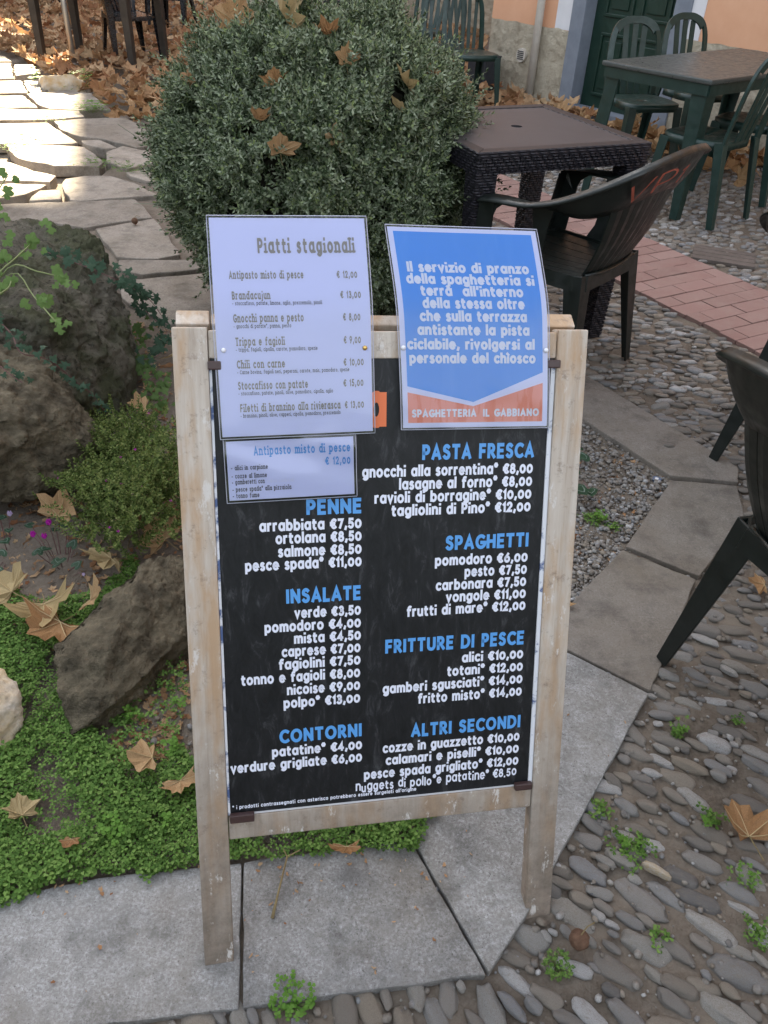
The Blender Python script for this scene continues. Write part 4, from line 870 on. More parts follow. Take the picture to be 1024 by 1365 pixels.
# furniture behind the shrub, left of the house corner
for i, (px, py, rz, lab) in enumerate(((628, 70, 200, 'dark green slat-backed chair nearest the house corner, behind the shrub'), (588, 62, 175, 'dark green slat-backed chair left of the one at the house corner'), (560, 40, 150, 'dark green slat-backed chair farthest back behind the shrub'))):
    c = bistro(lab, (0, 0, 0), 0, M_green, slats=5) if i == 0 else dup(c0); c0 = c if i == 0 else c0
    p = G(px, py, .44); c.location = (p.x, p.y, 0); c.rotation_euler = (0, 0, R(rz)); c['label'] = lab
bx_ = thing('meter_box', 'dark grey metal box standing at the foot of the house corner', 'box', (WA.x + WT.x * -.52 - WN.x * .22, WA.y + WT.y * -.52 - WN.y * .22, 0), math.atan2(WT.y, WT.x))
obj('box_body', MB().box((0, 0, .15), (.26, .2, .30)), M_box, bx_, bevel=.006); obj('box_lid', MB().box((0, 0, .305), (.27, .21, .012)), M_box, bx_, bevel=.003); obj('box_door', MB().box((0, -.103, .15), (.2, .006, .24)), M_box, bx_, bevel=.002)
def dark_table(label, c_, rz, wx, wy, m_, steel=False):
    t_ = thing('cafe_table', label, 'table', (c_.x, c_.y, 0), rz); obj('table_top', MB().box((0, 0, .735), (wx, wy, .03)), m_, t_, bevel=.006)
    mb = MB().box((0, -wy / 2 + .04, .68), (wx - .12, .02, .07)).box((0, wy / 2 - .04, .68), (wx - .12, .02, .07)).box((-wx / 2 + .04, 0, .68), (.02, wy - .12, .07)).box((wx / 2 - .04, 0, .68), (.02, wy - .12, .07)); obj('apron', mb, m_, t_)
    for a in (-1, 1):
        for b in (-1, 1): obj('leg', MB().bar((a * (wx / 2 - .05), b * (wy / 2 - .05), .72), (a * (wx / 2 - .04), b * (wy / 2 - .04), 0), .085, .085, .06, .06), m_, t_, bevel=.004)
    return t_
M_dwood = noisy('dark_stained_wood', (.022, .018, .015), (.045, .037, .03), 14, .55, .2)
p0 = G(129, 95); p1 = G(205, 20)
dark_table('dark wooden cafe table over the leaf litter at the top left, left of the shrub', p0 + Vector((-.1, .62, 0)), R(-12), 1.1, .8, M_dwood)
dark_table('dark cafe table directly behind the top of the shrub', G(430, 45) + Vector((0, .4, 0)), R(10), .85, .85, M_black)
pl = thing('metal_post', 'thin grey metal post standing in the leaves at the end of the stone path', 'post', (G(99, 86).x, G(99, 86).y, 0))
M_steel = mat('dull_steel', (.32, .31, .29), .45, .5, .7); obj('tube', MB().tube([(0, 0, -.02), (0, 0, .5), (0, 0, 1.15)], .028, 12), M_steel, pl, smooth=True); obj('post_foot', MB().tube([(0, 0, 0), (0, 0, .02)], .05, 12), M_steel, pl)
for i, (px, py, rz, lab) in enumerate(((178, 78, 215, 'black plastic armchair with a shiny seat in the leaves just left of the shrub'), (232, 42, 170, 'black plastic armchair farther back, hidden partly by the shrub'), (60, 8, 120, 'black plastic armchair farthest to the left in the leaf litter'))):
    c = armchair(lab, (0, 0, 0), 0, M_black) if i == 0 else dup(cc0); cc0 = c if i == 0 else cc0
    p = G(px, py, .0); c.location = (p.x, p.y, 0); c.rotation_euler = (0, 0, R(rz)); c['label'] = lab
for px, py, rz, lab in ((505, 22, 190, 'black plastic armchair seen over the top right of the shrub'), (462, 12, 160, 'black plastic armchair seen over the top of the shrub, left of the other')):
    c = dup(cc0); p = G(px, py, .3); c.location = (p.x, p.y, 0); c.rotation_euler = (0, 0, R(rz)); c['label'] = lab
M_plank = noisy('brown_cover_wood', (.085, .07, .06), (.14, .115, .10), 12, .8, .5)
cv = thing('drain_cover', 'worn brown cover set flat among the cobbles beside the brick path', 'cover', (G(965, 341).x, G(965, 341).y, 0), R(-20))
for k in range(4): obj('plank', MB().box((0, -.09 + k * .06, -.006), (.32, .055, .02)), M_plank, cv, bevel=.004)

# ------------------------------------------------------------------ rocks
gz = lambda L_: [tuple(G(x, y, z)) for x, y, z in L_]
def down(L_, dx=0, dy=0): return [(p[0] + dx, p[1] + dy, -.05) for p in L_]
a = gz([(-30, 292, .40), (60, 286, .40), (118, 300, .39), (142, 335, .36), (158, 390, .30), (164, 450, .22), (60, 430, .40), (-30, 420, .42), (165, 560, .0), (110, 600, -.02), (-60, 560, .1)])
hull_rock('garden_rock', a + down(a[:6]) + down(a[8:9]), M_rock, 3, .028, 4, 6, 'large dark mossy rock with ivy over it at the left of the bed')
a = gz([(-60, 440, .34), (20, 445, .34), (70, 480, .31), (112, 560, .21), (128, 630, .07), (95, 645, .06), (40, 652, .05), (-60, 690, .04), (60, 640, .10), (-60, 560, .33), (105, 590, -.02)])
hull_rock('garden_rock', a + down(a[:4], .05, .1), M_rock2, 8, .020, 5, 6, 'broad brown lichened rock in front of the dark mossy one, above the cyclamen')
a = gz([(246, 738, .10), (200, 742, .13), (168, 782, .125), (118, 820, .10), (74, 862, .085), (78, 930, .055), (92, 984, .01), (128, 958, .045), (190, 905, .055), (246, 848, .05), (150, 850, .125), (258, 760, .06)])
hull_rock('garden_rock', a + down(a[1:10], 0.01, .03), M_rock2, 15, .0105, 9, 6, 'wedge shaped olive brown rock leaning in the clover beside the left post of the board', .05)
a = gz([(-60, 890, .07), (5, 893, .07), (24, 925, .06), (28, 960, .03), (12, 1008, .0), (-50, 1030, .0), (-40, 940, .10)])
hull_rock('garden_rock', a + down(a[:2]), M_rock3, 22, .012, 9, 4, 'small white and ochre rock at the left edge of the clover')
a = gz([(55, 100, .12), (98, 100, .13), (110, 108, .08), (50, 112, .0), (112, 116, .0)])
hull_rock('edging_rock', a + down(a), M_rock3, 31, .02, 6, 3, 'flat pale stone at the edge of the leaf litter beside the path')

# ------------------------------------------------------------------ the round shrub
BCc = Vector((-.325, 3.36, .545)); BR = Vector((.615, .58, .545)); rnd = random.Random(21)
shrub = thing('round_shrub', 'big round clipped grey-green shrub with dead plane leaves caught on it, behind the board', 'shrub', (BCc.x, BCc.y, 0))
def bump_r(d): return 1 + .10 * noise.noise(d * 2.3 + Vector((3, 1, 7))) + .09 * noise.noise(d * 6.5)
def sprig(seed, nl=22, L=.075, ll=.025, lw=.0036):
    r_ = random.Random(seed); V, F = [], []
    bend = Vector((r_.uniform(-.25, .25), r_.uniform(-.25, .25), 0))
    for i in range(nl):
        f = (i // 2) / (nl / 2); tip = f > .72; base = bend * (L * f * f) + Vector((0, 0, L * f)); a_ = (i // 2) * 1.57 + (i % 2) * math.pi + r_.uniform(-.3, .3)
        el = R(r_.uniform(18, 45)) if not tip else R(r_.uniform(35, 75)); d = Vector((math.cos(a_) * math.cos(el), math.sin(a_) * math.cos(el), math.sin(el))); l_ = ll * (1.05 - .45 * f) * r_.uniform(.8, 1.15)
        sd = Vector((-math.sin(a_), math.cos(a_), 0)) * lw; n0 = len(V); mid = base + d * l_ * .55 + Vector((0, 0, -.002))
        V += [base, mid + sd, base + d * l_ + Vector((0, 0, r_.uniform(-.004, .001))), mid - sd]; F += [(n0, n0 + 1, n0 + 2), (n0, n0 + 2, n0 + 3)]
    return np.array([v[:] for v in V]), np.array(F)
sps = [sprig(i) for i in range(10)] + [sprig(40 + i, 30, .15) for i in range(3)]
ms_ = []
def place_sprig(d, rr, long_=False, sc=1):
    p = Vector((d.x * BR.x, d.y * BR.y, d.z * BR.z)) * rr * bump_r(d) + Vector((0, 0, BCc.z)); up_ = (d + Vector((rnd.gauss(0, .38), rnd.gauss(0, .38), rnd.gauss(.28, .3)))).normalized()
    M = Matrix.Translation(p) @ up_.to_track_quat('Z', 'Y').to_matrix().to_4x4() @ Matrix.Rotation(rnd.uniform(0, 6), 4, 'Z') @ Matrix.Scale(sc, 4)
    ms_.append((rnd.randrange(10, 13) if long_ else rnd.randrange(10), M))
cnt = 0
while cnt < 14500:
    d = Vector((rnd.gauss(0, 1), rnd.gauss(0, 1), rnd.gauss(0, 1))).normalized()
    if d.z < -.93 or (d.y > .45 and rnd.random() < .7): continue
    clump = noise.noise(d * 5.5 + Vector((9, 2, 4)))
    if clump < -.12 and rnd.random() < .8: continue
    place_sprig(d, rnd.uniform(.84, .97) + .10 * clump, rnd.random() < .03, rnd.uniform(.8, 1.25)); cnt += 1
obj('foliage', scatter('foliage', sps, ms_), M_bush, shrub)
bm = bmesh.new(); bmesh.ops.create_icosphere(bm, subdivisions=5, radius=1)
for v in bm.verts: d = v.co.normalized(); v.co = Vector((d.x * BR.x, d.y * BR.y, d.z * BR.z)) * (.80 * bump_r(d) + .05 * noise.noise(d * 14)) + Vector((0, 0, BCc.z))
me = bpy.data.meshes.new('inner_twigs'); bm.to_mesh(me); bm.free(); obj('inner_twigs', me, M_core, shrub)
mb = MB()
for k in range(9): a_ = k * .7; mb.tube([(.05 * math.cos(a_), .05 * math.sin(a_), -.05), (.14 * math.cos(a_), .14 * math.sin(a_), .2), (.3 * math.cos(a_), .3 * math.sin(a_), .5)], [.02, .014, .008], 6)
obj('stems', mb, M_twig, shrub)
mb = MB()
for k in range(70):
    d = Vector((rnd.gauss(0, 1), rnd.gauss(-.8, .7), rnd.gauss(0, .8))).normalized(); p = Vector((d.x * BR.x, d.y * BR.y, d.z * BR.z)) * .93 + Vector((0, 0, BCc.z)); q = Vector((rnd.gauss(0, .09), rnd.gauss(0, .05), rnd.gauss(.03, .07))) + d * .07
    mb.tube([p, p + q * .5 + d * .02, p + q], [.0016, .0013, .0008], 4, cap=False)
obj('bare_twigs', mb, mat('pale_twig', (.2, .22, .15), .7), shrub)['kind'] = 'stuff'

# ------------------------------------------------------------------ fallen leaves
rnd = random.Random(77); LT = [leaf(rnd, 1, .55) for _ in range(14)]
def leafmesh(i, mat_): me = np_mesh('plane_leaf', LT[i][0], LT[i][1]); me.materials.append(mat_); me.polygons.foreach_set('use_smooth', [False] * len(me.polygons)); return me
LM = [leafmesh(i, M_leafi) for i in range(14)]
wallc = WN.dot(WA); litA = [G2(*p) for p in [(-160, 66), (-20, 66), (24, 74), (52, 92), (100, 112), (128, 132), (150, 150), (185, 166), (215, 190), (330, 240)]] + [(-.2, 5.2), (.3, 6.2), (1.1, 6.9), (1.25, 8.8), (.9, 9.4), (1.2, 18), (-9, 18), (-9, 9)]
def lit_ok(x, y):
    d = wallc - (WN.x * x + WN.y * y); s = WT.x * (x - WA.x) + WT.y * (y - WA.y)
    if d < .06 and s > -.75: return 0
    if d < 1.05 and s > -.8: return 1.0 if d < .5 else max(0, 1 - (d - .5) / .5)
    return 1.0 if inpoly(x, y, litA) else 0
cand = []
for _ in range(17000):
    x = rnd.uniform(-8, 6); y = 4.6 + 13 * rnd.random() ** 1.1
    if rnd.random() > lit_ok(x, y): continue
    if y > 11 and rnd.random() < .3: continue
    cand.append((x, y))
lm = []; cand.sort(key=lambda p: p[1]); shown = 0
for x, y in cand:
    z, q = vis(x, y); s = rnd.uniform(.07, .14); zz = rnd.random() ** 1.5 * .085
    M = Matrix.Translation((x, y, zz - .01)) @ Matrix.Rotation(rnd.uniform(0, 6.3), 4, 'Z') @ Matrix.Rotation(rnd.gauss(0, .45), 4, 'X') @ Matrix.Rotation(rnd.gauss(0, .4), 4, 'Y') @ Matrix.Diagonal((s, s, s * rnd.uniform(.6, 1.5), 1))
    inview = q and 0 < q[0] < 1024 and 0 < q[1] < 300 and not (205 < q[0] < 640)
    if inview and shown < 225:
        shown += 1; o = bpy.data.objects.new('plane_leaf', LM[rnd.randrange(14)]); C.objects.link(o); o.matrix_world = M; tag(o, 'dry brown plane tree leaf lying in the leaf litter near the terrace furniture', 'leaf', 'fallen plane leaves in the litter')
    else: lm.append((rnd.randrange(14), M))
tag(obj('leaf_litter', scatter('leaf_litter', LT, lm), M_litter), 'thick carpet of dry brown plane leaves under the terrace furniture', 'leaves', kind='stuff')
def one_leaf(i, p, s, rz, rx, ry, label, m_=None, group=None, stem=True, curl=1.0):
    o = bpy.data.objects.new('plane_leaf', None if False else leafmesh(i % 14, m_ or M_leafi)); C.objects.link(o)
    o.matrix_world = Matrix.Translation(p) @ Matrix.Rotation(R(rz), 4, 'Z') @ Matrix.Rotation(R(rx), 4, 'X') @ Matrix.Rotation(R(ry), 4, 'Y') @ Matrix.Diagonal((s, s, s * curl, 1)); tag(o, label, 'leaf', group)
    me = o.data
    if stem:
        mb = MB(); V = LT[i % 14][0]; mb.tube([(0, .05, .01), (.02, -.25, .03), (.08, -.5, .01)], [.018, .013, .016], 5)
        o2 = obj('leaf_stalk', mb, M_twig, o)
    mb = MB(); V = LT[i % 14][0]
    for k in (3, 6, 11, 16, 19):   # raised veins from the base out to the five lobes
        a = Vector(V[0]) + Vector((0, 0, .008)); b = Vector(V[k]) + Vector((0, 0, .01)); c_ = Vector(V[21 + k]) + Vector((0, 0, .006)); mb.tube([a, b, b.lerp(c_, .85)], [.012, .009, .003], 4, cap=False)
    obj('leaf_veins', mb, M_vein, o)
    return o
M_vein = mat('leaf_vein', (.42, .32, .17), .7)
for i, (px, py, z, s, rz, rx, ry, lab, mt) in enumerate([
    (60, 805, .035, .10, 200, 12, 8, 'large tan plane leaf with raised veins lying above the clover at the left', M_tan), (18, 790, .03, .085, 60, 8, -14, 'tan plane leaf with browned spots beside the magenta cyclamen', M_tan),
    (82, 830, .035, .10, 150, 20, -12, 'curled orange-brown plane leaf below the tan ones, over the clover', M_leafi), (150, 745, .05, .085, 120, 28, 12, 'folded tan leaf behind the wedge shaped rock', M_tan),
    (120, 800, .04, .06, 250, 40, 20, 'small crumpled brown leaf against the wedge shaped rock', M_leafi), (78, 690, .07, .08, 330, 50, 10, 'upright brown leaf standing between cyclamen and the fine shrub', M_leafi),
    (30, 1088, .03, .045, 30, 20, 30, 'small tan curled leaf lying on the clover at the far left', M_tan), (205, 1010, .03, .06, 100, 25, 10, 'brown leaf scrap on bare soil left of the board post', M_leafi),
    (1000, 1118, .012, .085, 10, 6, 14, 'orange-brown plane leaf lying on the cobbles at the right edge', M_leafi), (240, 1040, .02, .05, 200, 20, 10, 'dull brown leaf at the foot of the left board post', M_leafi),
    (462, 1128, .03, .04, 170, 35, 10, 'small rust coloured leaf under the bottom rail of the board', M_leafi), (96, 1118, .03, .025, 170, 15, 10, 'thin brown leaf scrap on the clover near the kerb slab', M_leafi),
    (745, 800, .0, .05, 170, 10, 0, 'flat dull brown leaf on the soil beside the right board post', M_leafi), (1020, 780, .01, .05, 80, 10, 0, 'brown leaf on the cobbles under the nearest armchair', M_leafi),
    (215, 640, .05, .075, 30, 30, 20, 'brown leaf in the shade between the rock and the left board post', M_leafi), (195, 545, .06, .07, 130, 30, -20, 'mid brown leaf lodged beside the mossy rock', M_leafi), (235, 470, .03, .07, 200, 20, 30, 'pale brown leaf lying near the end of the flagstone path', M_tan), (222, 720, .05, .08, 60, 35, -20, 'rust brown leaf under the fine-leaved shrub', M_leafi)]):
    one_leaf(i + 2, G(px, py, z), s, rz, rx, ry, lab, mt, curl=1.2)
def on_shrub(px, py):    # first point of the shrub's surface seen at this pixel
    d = ray(px, py).normalized()
    for k in range(400):
        p = CO + d * (1.8 + k * .006); q = p - BCc
        if (q.x / BR.x) ** 2 + (q.y / BR.y) ** 2 + (q.z / BR.z) ** 2 < 1.10: return p
    return on_shrub(px, py + 6)
for i, (px, py, s, rz, rx, lab, mt) in enumerate([(318, 36, .11, 20, 75, 'upright pointed brown leaf caught on the top of the round shrub', M_leafi), (388, 36, .17, 75, 60, 'largest pale tan leaf caught on the top of the round shrub', M_tan), (438, 46, .06, 150, 40, 'brown leaf lodged right of the large tan one on the shrub', M_leafi),
    (366, 112, .06, 190, 60, 'small orange leaf held on the upper front of the shrub', M_leafi), (246, 112, .06, 300, 60, 'curled brown leaf on the left shoulder of the shrub', M_leafi), (374, 205, .07, 10, 80, 'hanging rust brown leaf in the middle of the shrub', M_leafi), (545, 118, .085, 80, 50, 'folded tan leaf on the right shoulder of the shrub', M_tan), (572, 105, .05, 10, 70, 'small red-brown leaf at the upper right of the shrub', M_leafi), (535, 148, .06, 100, 50, 'tan curled leaf below the folded one on the right of the shrub', M_tan), (462, 85, .06, 10, 80, 'brown upright leaf between clumps at the upper right of the shrub', M_leafi), (450, 190, .06, 40, 70, 'dark brown leaf half hidden in the right of the shrub', M_leafi), (345, 160, .05, 140, 60, 'small brown leaf in the centre left of the shrub', M_leafi)]):
    one_leaf(i + 5, on_shrub(px, py), s, rz, rx, 15, lab, mt, curl=1.5)
M_ball = noisy('seed_ball_fuzz', (.10, .055, .035), (.19, .11, .07), 90, .95, 1, 200, .004)
for px, py, lab in ((180, 297, 'brown plane tree seed ball on the flagstone left of the shrub'), (67, 116, 'left of two brown seed balls far up the flagstone path'), (77, 116, 'right of two brown seed balls far up the flagstone path'), (712, 298, 'brown seed ball on the brick path under the woven table'), (773, 1251, 'flattened rusty seed ball on the cobbles right of the board foot')):
    bm = bmesh.new(); bmesh.ops.create_icosphere(bm, subdivisions=3, radius=.017)
    for v in bm.verts: v.co *= 1 + .12 * noise.noise(v.co * 400)
    me = bpy.data.meshes.new('seed_ball'); bm.to_mesh(me); bm.free(); p = G(px, py, .02); s_ = thing('seed_ball', lab, 'seed ball', (p.x, p.y, .016 if px > 700 else .03)); obj('ball', me, M_ball, s_, smooth=True); obj('stalk', MB().tube([(0, 0, .016), (.01, .01, .025), (.025, .02, .02)], .0012, 5), M_twig, s_)

# ------------------------------------------------------------------ ground cover
def clover(seed):
    r_ = random.Random(seed); V, F = [], []; h_ = r_.uniform(.010, .026); tilt = Vector((r_.uniform(-.3, .3), r_.uniform(-.3, .3), 1)).normalized(); c_ = Vector((0, 0, h_))
    tx = tilt.cross(Vector((0, 1, 0))).normalized(); ty = tilt.cross(tx)
    for k in range(3):
        a0 = k * 2.094 + r_.uniform(-.2, .2); s = r_.uniform(.0045, .0065); n0 = len(V); V.append(c_ + Vector((0, 0, -.0005)))
        for j, (rr, da) in enumerate(((.55, -.75), (1.15, -.55), (1.35, -.2), (1.15, 0), (1.35, .2), (1.15, .55), (.55, .75))): a_ = a0 + da * .8; V.append(c_ + (tx * math.cos(a_) + ty * math.sin(a_)) * s * rr + tilt * (-.0006 * rr + (.0008 if j != 3 else -.0003)))
        F += [(n0, n0 + j, n0 + j + 1) for j in range(1, 7)]
    return np.array([v[:] for v in V]), np.array(F)
CT = [clover(i) for i in range(12)]; cm = []
MOSS = [G2(*p) for p in [(-80, 770), (60, 800), (130, 800), (180, 740), (246, 850), (246, 1000), (320, 1060), (600, 1060), (566, 1100), (545, 1128), (440, 1140), (322, 1150), (240, 1160), (120, 1178), (30, 1200), (-80, 1215)]]
holes = [[G2(*p) for p in [(130, 900), (185, 900), (246, 850), (250, 990), (215, 1020), (150, 1000), (120, 970)]], [G2(*p) for p in [(-30, 890), (28, 930), (10, 1000), (-30, 1010)]]]
xs = [p[0] for p in MOSS]; ys = [p[1] for p in MOSS]
N_ = 0
while N_ < 42000:
    x, y = rnd.uniform(min(xs), max(xs)), rnd.uniform(min(ys), max(ys)); N_ += 1
    jx, jy = x + .012 * noise.noise(Vector((x * 30, y * 30, 0))), y + .022 * noise.noise(Vector((x * 25, y * 25, 5))) + .02 * noise.noise(Vector((x * 7, 3, 5)))
    if not inpoly(jx, jy, MOSS): continue
    if inpoly(x, y, holes[0]) and rnd.random() < .85 or inpoly(x, y, holes[1]): continue
    nz = noise.noise(Vector((x * 9, y * 9, 2)))
    if nz < -.34 and rnd.random() < .7: continue
    s = rnd.uniform(.75, 1.2) * (1 + .35 * nz); cm.append((rnd.randrange(12), Matrix.Translation((x, y, -.012 + .010 * noise.noise(Vector((x * 14, y * 14, 8))) + (.006 if y > .7 else 0))) @ Matrix.Rotation(rnd.uniform(0, 6), 4, 'Z') @ Matrix.Scale(s, 4)))
# little patches in the cobble joints
patch = [(845, 1130, .035, 60), (800, 1075, .02, 30), (950, 1090, .02, 25), (880, 1250, .02, 15), (905, 975, .015, 25), (985, 960, .012, 14), (1000, 1170, .02, 25), (820, 700, .02, 30), (790, 690, .03, 40), (820, 880, .02, 14), (1010, 1240, .02, 30), (215, 860, .03, 60), (160, 960, .03, 40)]
for px, py, rad, k in patch:
    c_ = G(px, py)
    for _ in range(k): cm.append((rnd.randrange(12), Matrix.Translation((c_.x + rnd.gauss(0, rad * .6), c_.y + rnd.gauss(0, rad * .6), -.022)) @ Matrix.Rotation(rnd.uniform(0, 6), 4, 'Z') @ Matrix.Scale(rnd.uniform(.7, 1.3), 4)))
for _ in range(500):    # green between the flagstones
    px, py = rnd.choice([(122, 148, 14, 3), (45, 185, 30, 3), (130, 222, 40, 2), (70, 160, 20, 2), (170, 230, 20, 3), (12, 200, 8, 6), (108, 118, 14, 4)])[:2], 0
    (qx, qy) = px; q = G(qx + rnd.gauss(0, 14), qy + rnd.gauss(0, 3)); cm.append((rnd.randrange(12), Matrix.Translation((q.x, q.y, .004)) @ Matrix.Rotation(rnd.uniform(0, 6), 4, 'Z') @ Matrix.Scale(rnd.uniform(1, 2), 4)))
tag(obj('clover_cover', scatter('clover_cover', CT, cm), M_moss), 'dense mat of tiny bright green clover-like leaves along the kerb slabs', 'ground cover', kind='stuff')
# leaf crumbs and bark on the soil of the bed
bits = []
for _ in range(1500):
    px, py = rnd.choice([(rnd.uniform(150, 250), rnd.uniform(860, 1010)), (rnd.uniform(0, 250), rnd.uniform(660, 860)), (rnd.uniform(160, 250), rnd.uniform(430, 700)), (rnd.uniform(0, 250), rnd.uniform(660, 860)), (rnd.uniform(740, 900), rnd.uniform(600, 900)), (rnd.uniform(250, 760), rnd.uniform(400, 1000))])
    p = G(px, py); 
    if any(inpoly(p.x, p.y, k) for k in kpolys): continue
    s = rnd.uniform(.005, .02) * (2.2 if 430 < py < 700 and px < 250 and rnd.random() < .3 else 1)
    bits.append((rnd.randrange(14), Matrix.Translation((p.x, p.y, -.014)) @ Matrix.Rotation(rnd.uniform(0, 6), 4, 'Z') @ Matrix.Rotation(rnd.gauss(0, .5), 4, 'X') @ Matrix.Diagonal((s, s * rnd.uniform(.5, 1), s, 1))))
for _ in range(140):
    px, py = rnd.choice([(rnd.uniform(0, 640), rnd.gauss(1165, 22)), (rnd.uniform(0, 900), rnd.uniform(900, 1340))]); p = G(px, py)
    if any(inpoly(p.x, p.y, k) for k in kpolys): s = rnd.uniform(.002, .007); bits.append((rnd.randrange(14), Matrix.Translation((p.x, p.y, .004)) @ Matrix.Rotation(rnd.uniform(0, 6), 4, 'Z') @ Matrix.Diagonal((s, s * rnd.uniform(.4, 1), s, 1))))
tag(obj('leaf_crumbs', scatter('leaf_crumbs', LT, bits), M_litter), 'brown leaf crumbs and bark bits scattered on the bare soil', 'leaf crumbs', kind='stuff')
# ------------------------------------------------------------------ small plants
def weed(label, px, py, n_, size, m_=M_weed, z=-.01, group=None, spread=.02):
    p = G(px, py); t_ = thing('small_weed', label, 'plant', (p.x, p.y, z), 0, group); mb = MB(); st = MB()
    for k in range(n_):
        a_ = rnd.uniform(0, 6.3); r_ = spread * rnd.random() ** .6; h_ = rnd.uniform(.010, .035) * size / .012; c_ = Vector((r_ * math.cos(a_), r_ * math.sin(a_), h_)); st.tube([(c_.x * .3, c_.y * .3, 0), (c_.x * .7, c_.y * .7, h_ * .6), c_], .0006, 3, cap=False)
        for j in range(3):
            b = a_ + j * 2.09; s = size * rnd.uniform(.5, .8); d = Vector((math.cos(b), math.sin(b), rnd.uniform(-.1, .3))); sd = Vector((-math.sin(b), math.cos(b), 0)) * s * .48
            mb.add([c_, c_ + d * s * .5 + sd, c_ + d * s * .95 + sd * .6, c_ + d * s * .88, c_ + d * s * .95 - sd * .6, c_ + d * s * .5 - sd], [(0, 1, 2, 3), (0, 3, 4, 5)])
    obj('leaves', mb, m_, t_); obj('stalks', st, M_stem, t_); return t_
weed('bright green clover tuft at the bottom edge of the kerb slabs below the board', 388, 1330, 60, .010, M_weed, -.015, spread=.035)
weed('dense low green tuft between the cobbles right of the kerb corner', 745, 1285, 70, .006, M_moss, -.015, spread=.025)
weed('green sprig on bare soil just left of the wedge rock foot', 178, 955, 10, .012); weed('light green sprig against the left board post', 240, 938, 8, .012); weed('pale green weed beside the left post in the clover', 232, 1005, 14, .014)
weed('pale lobed weed standing in the clover, left one near the kerb', 150, 1108, 18, .014, spread=.02); weed('pale lobed weed standing in the clover, middle one near the kerb', 162, 1120, 14, .013); weed('pale lobed weed nearest the left post in the clover', 232, 1100, 16, .013)
weed('sparse grassy weed among the cobbles near the right foot of the board', 838, 1120, 24, .007); weed('small green seedling beside the large fallen leaf on the cobbles', 945, 1100, 8, .009); weed('tiny seedlings in the cobble joints above the large fallen leaf', 910, 965, 8, .008); weed('small seedling at the lower right among the cobbles', 990, 1160, 8, .009)
weed('light weed at the corner of the soil triangle beside the right post', 800, 690, 24, .010); weed('yellow-green grass tuft at the edge of the flagstone path', 122, 150, 60, .03, spread=.12, z=0); weed('small yellow-green weed far up the flagstone path', 45, 112, 12, .05, spread=.06, z=0); weed('dark green weed at the edge of the leaf litter', 112, 118, 20, .05, M_moss, 0, spread=.09)
# cyclamen
def cyclamen(label, spots, flowers, h0=.03):
    p = G(*spots[0][:2]); t_ = thing('cyclamen', label, 'plant', (p.x, p.y, 0)); base = Vector((p.x, p.y, 0))
    for (px, py, s, z) in spots:
        c_ = G(px, py, z) - base; rz = rnd.uniform(0, 6); V, F = [(0, 0, 0)], []
        pts = [(0, -.02), (.28, -.30), (.58, -.22), (.66, .12), (.50, .52), (.26, .80), (0, 1.0), (-.26, .80), (-.50, .52), (-.66, .12), (-.58, -.22), (-.28, -.30)]
        rows_ = []
        for f in (.5, 1):
            for (x, y) in pts: rows_.append((x * f * s, (y * f + .2 * (1 - f)) * s, s * (.10 * f * abs(x) - .16 * f * f * (x * x + y * y)) + s * .02 * math.sin(9 * x + 5 * y)))
        n2 = len(pts); V = [(0, .15 * s, 0)] + rows_; F = [(0, i + 1, (i + 1) % n2 + 1) for i in range(n2)] + [(i + 1, n2 + i + 1, n2 + (i + 1) % n2 + 1, (i + 1) % n2 + 1) for i in range(n2)]
        M = Matrix.Translation(c_) @ Matrix.Rotation(rz, 4, 'Z') @ Matrix.Rotation(R(rnd.uniform(5, 30)), 4, 'X'); mb = MB().add([M @ Vector(v) for v in V], [tuple(reversed(f)) for f in F])
        lf = obj('leaf', mb, M_cyc, t_, smooth=True)
        vb = MB()     # pale marbling ring that stands on the leaf
        for i in range(n2):
            a, b = (Vector(V[1 + i]) * 1.25 + Vector((0, 0, .0016))), (Vector(V[1 + (i + 1) % n2]) * 1.25 + Vector((0, 0, .0016))); w_ = .86
            vb.add([M @ a, M @ b, M @ (b * w_ + Vector((0, 0, .0002))), M @ (a * w_ + Vector((0, 0, .0002)))], [(3, 2, 1, 0)])
        obj('leaf_marbling', vb, M_marb, lf); obj('stalk', MB().tube([(c_.x * .4, c_.y * .4, -.02), (c_.x * .8, c_.y * .8, z * .4), c_], .0012, 4), M_vio, t_)
    for (px, py, z, s, m_) in flowers:
        c_ = G(px, py, z) - base; mb = MB()
        for k in range(5):
            a_ = k * 1.257 + rnd.uniform(-.2, .2); o_ = Vector((math.cos(a_), math.sin(a_), 0)); sd = Vector((-math.sin(a_), math.cos(a_), 0)) * s * .32
            mb.add([c_ + o_ * s * .1, c_ + o_ * s * .35 + sd + Vector((0, 0, s * .45)), c_ + o_ * s * .3 + Vector((0, 0, s * 1.05)), c_ + o_ * s * .35 - sd + Vector((0, 0, s * .45))], [(0, 1, 2), (0, 2, 3)])
        f = obj('flower', mb, m_, t_); obj('flower_stalk', MB().tube([(c_.x * .5, c_.y * .5, -.01), c_ * .8, c_], .001, 4), M_vio, t_)
M_marb = mat('pale_leaf_marbling', (.09, .13, .10), .6); M_vio = mat('reddish_stalk', (.12, .05, .05), .6)
cyclamen('variegated cyclamen with magenta flowers beside the tan leaf at the left', [(80, 745, .026, .03), (62, 730, .024, .035), (95, 728, .024, .035), (105, 712, .022, .045), (88, 700, .02, .05), (100, 755, .022, .03), (72, 752, .024, .025), (50, 738, .022, .03), (42, 700, .02, .04), (75, 705, .02, .04)], [(45, 716, .06, .018, M_petal), (60, 718, .06, .017, M_petal), (66, 700, .07, .018, M_petal), (94, 697, .07, .013, M_petal2), (112, 768, .04, .010, M_petal2)])
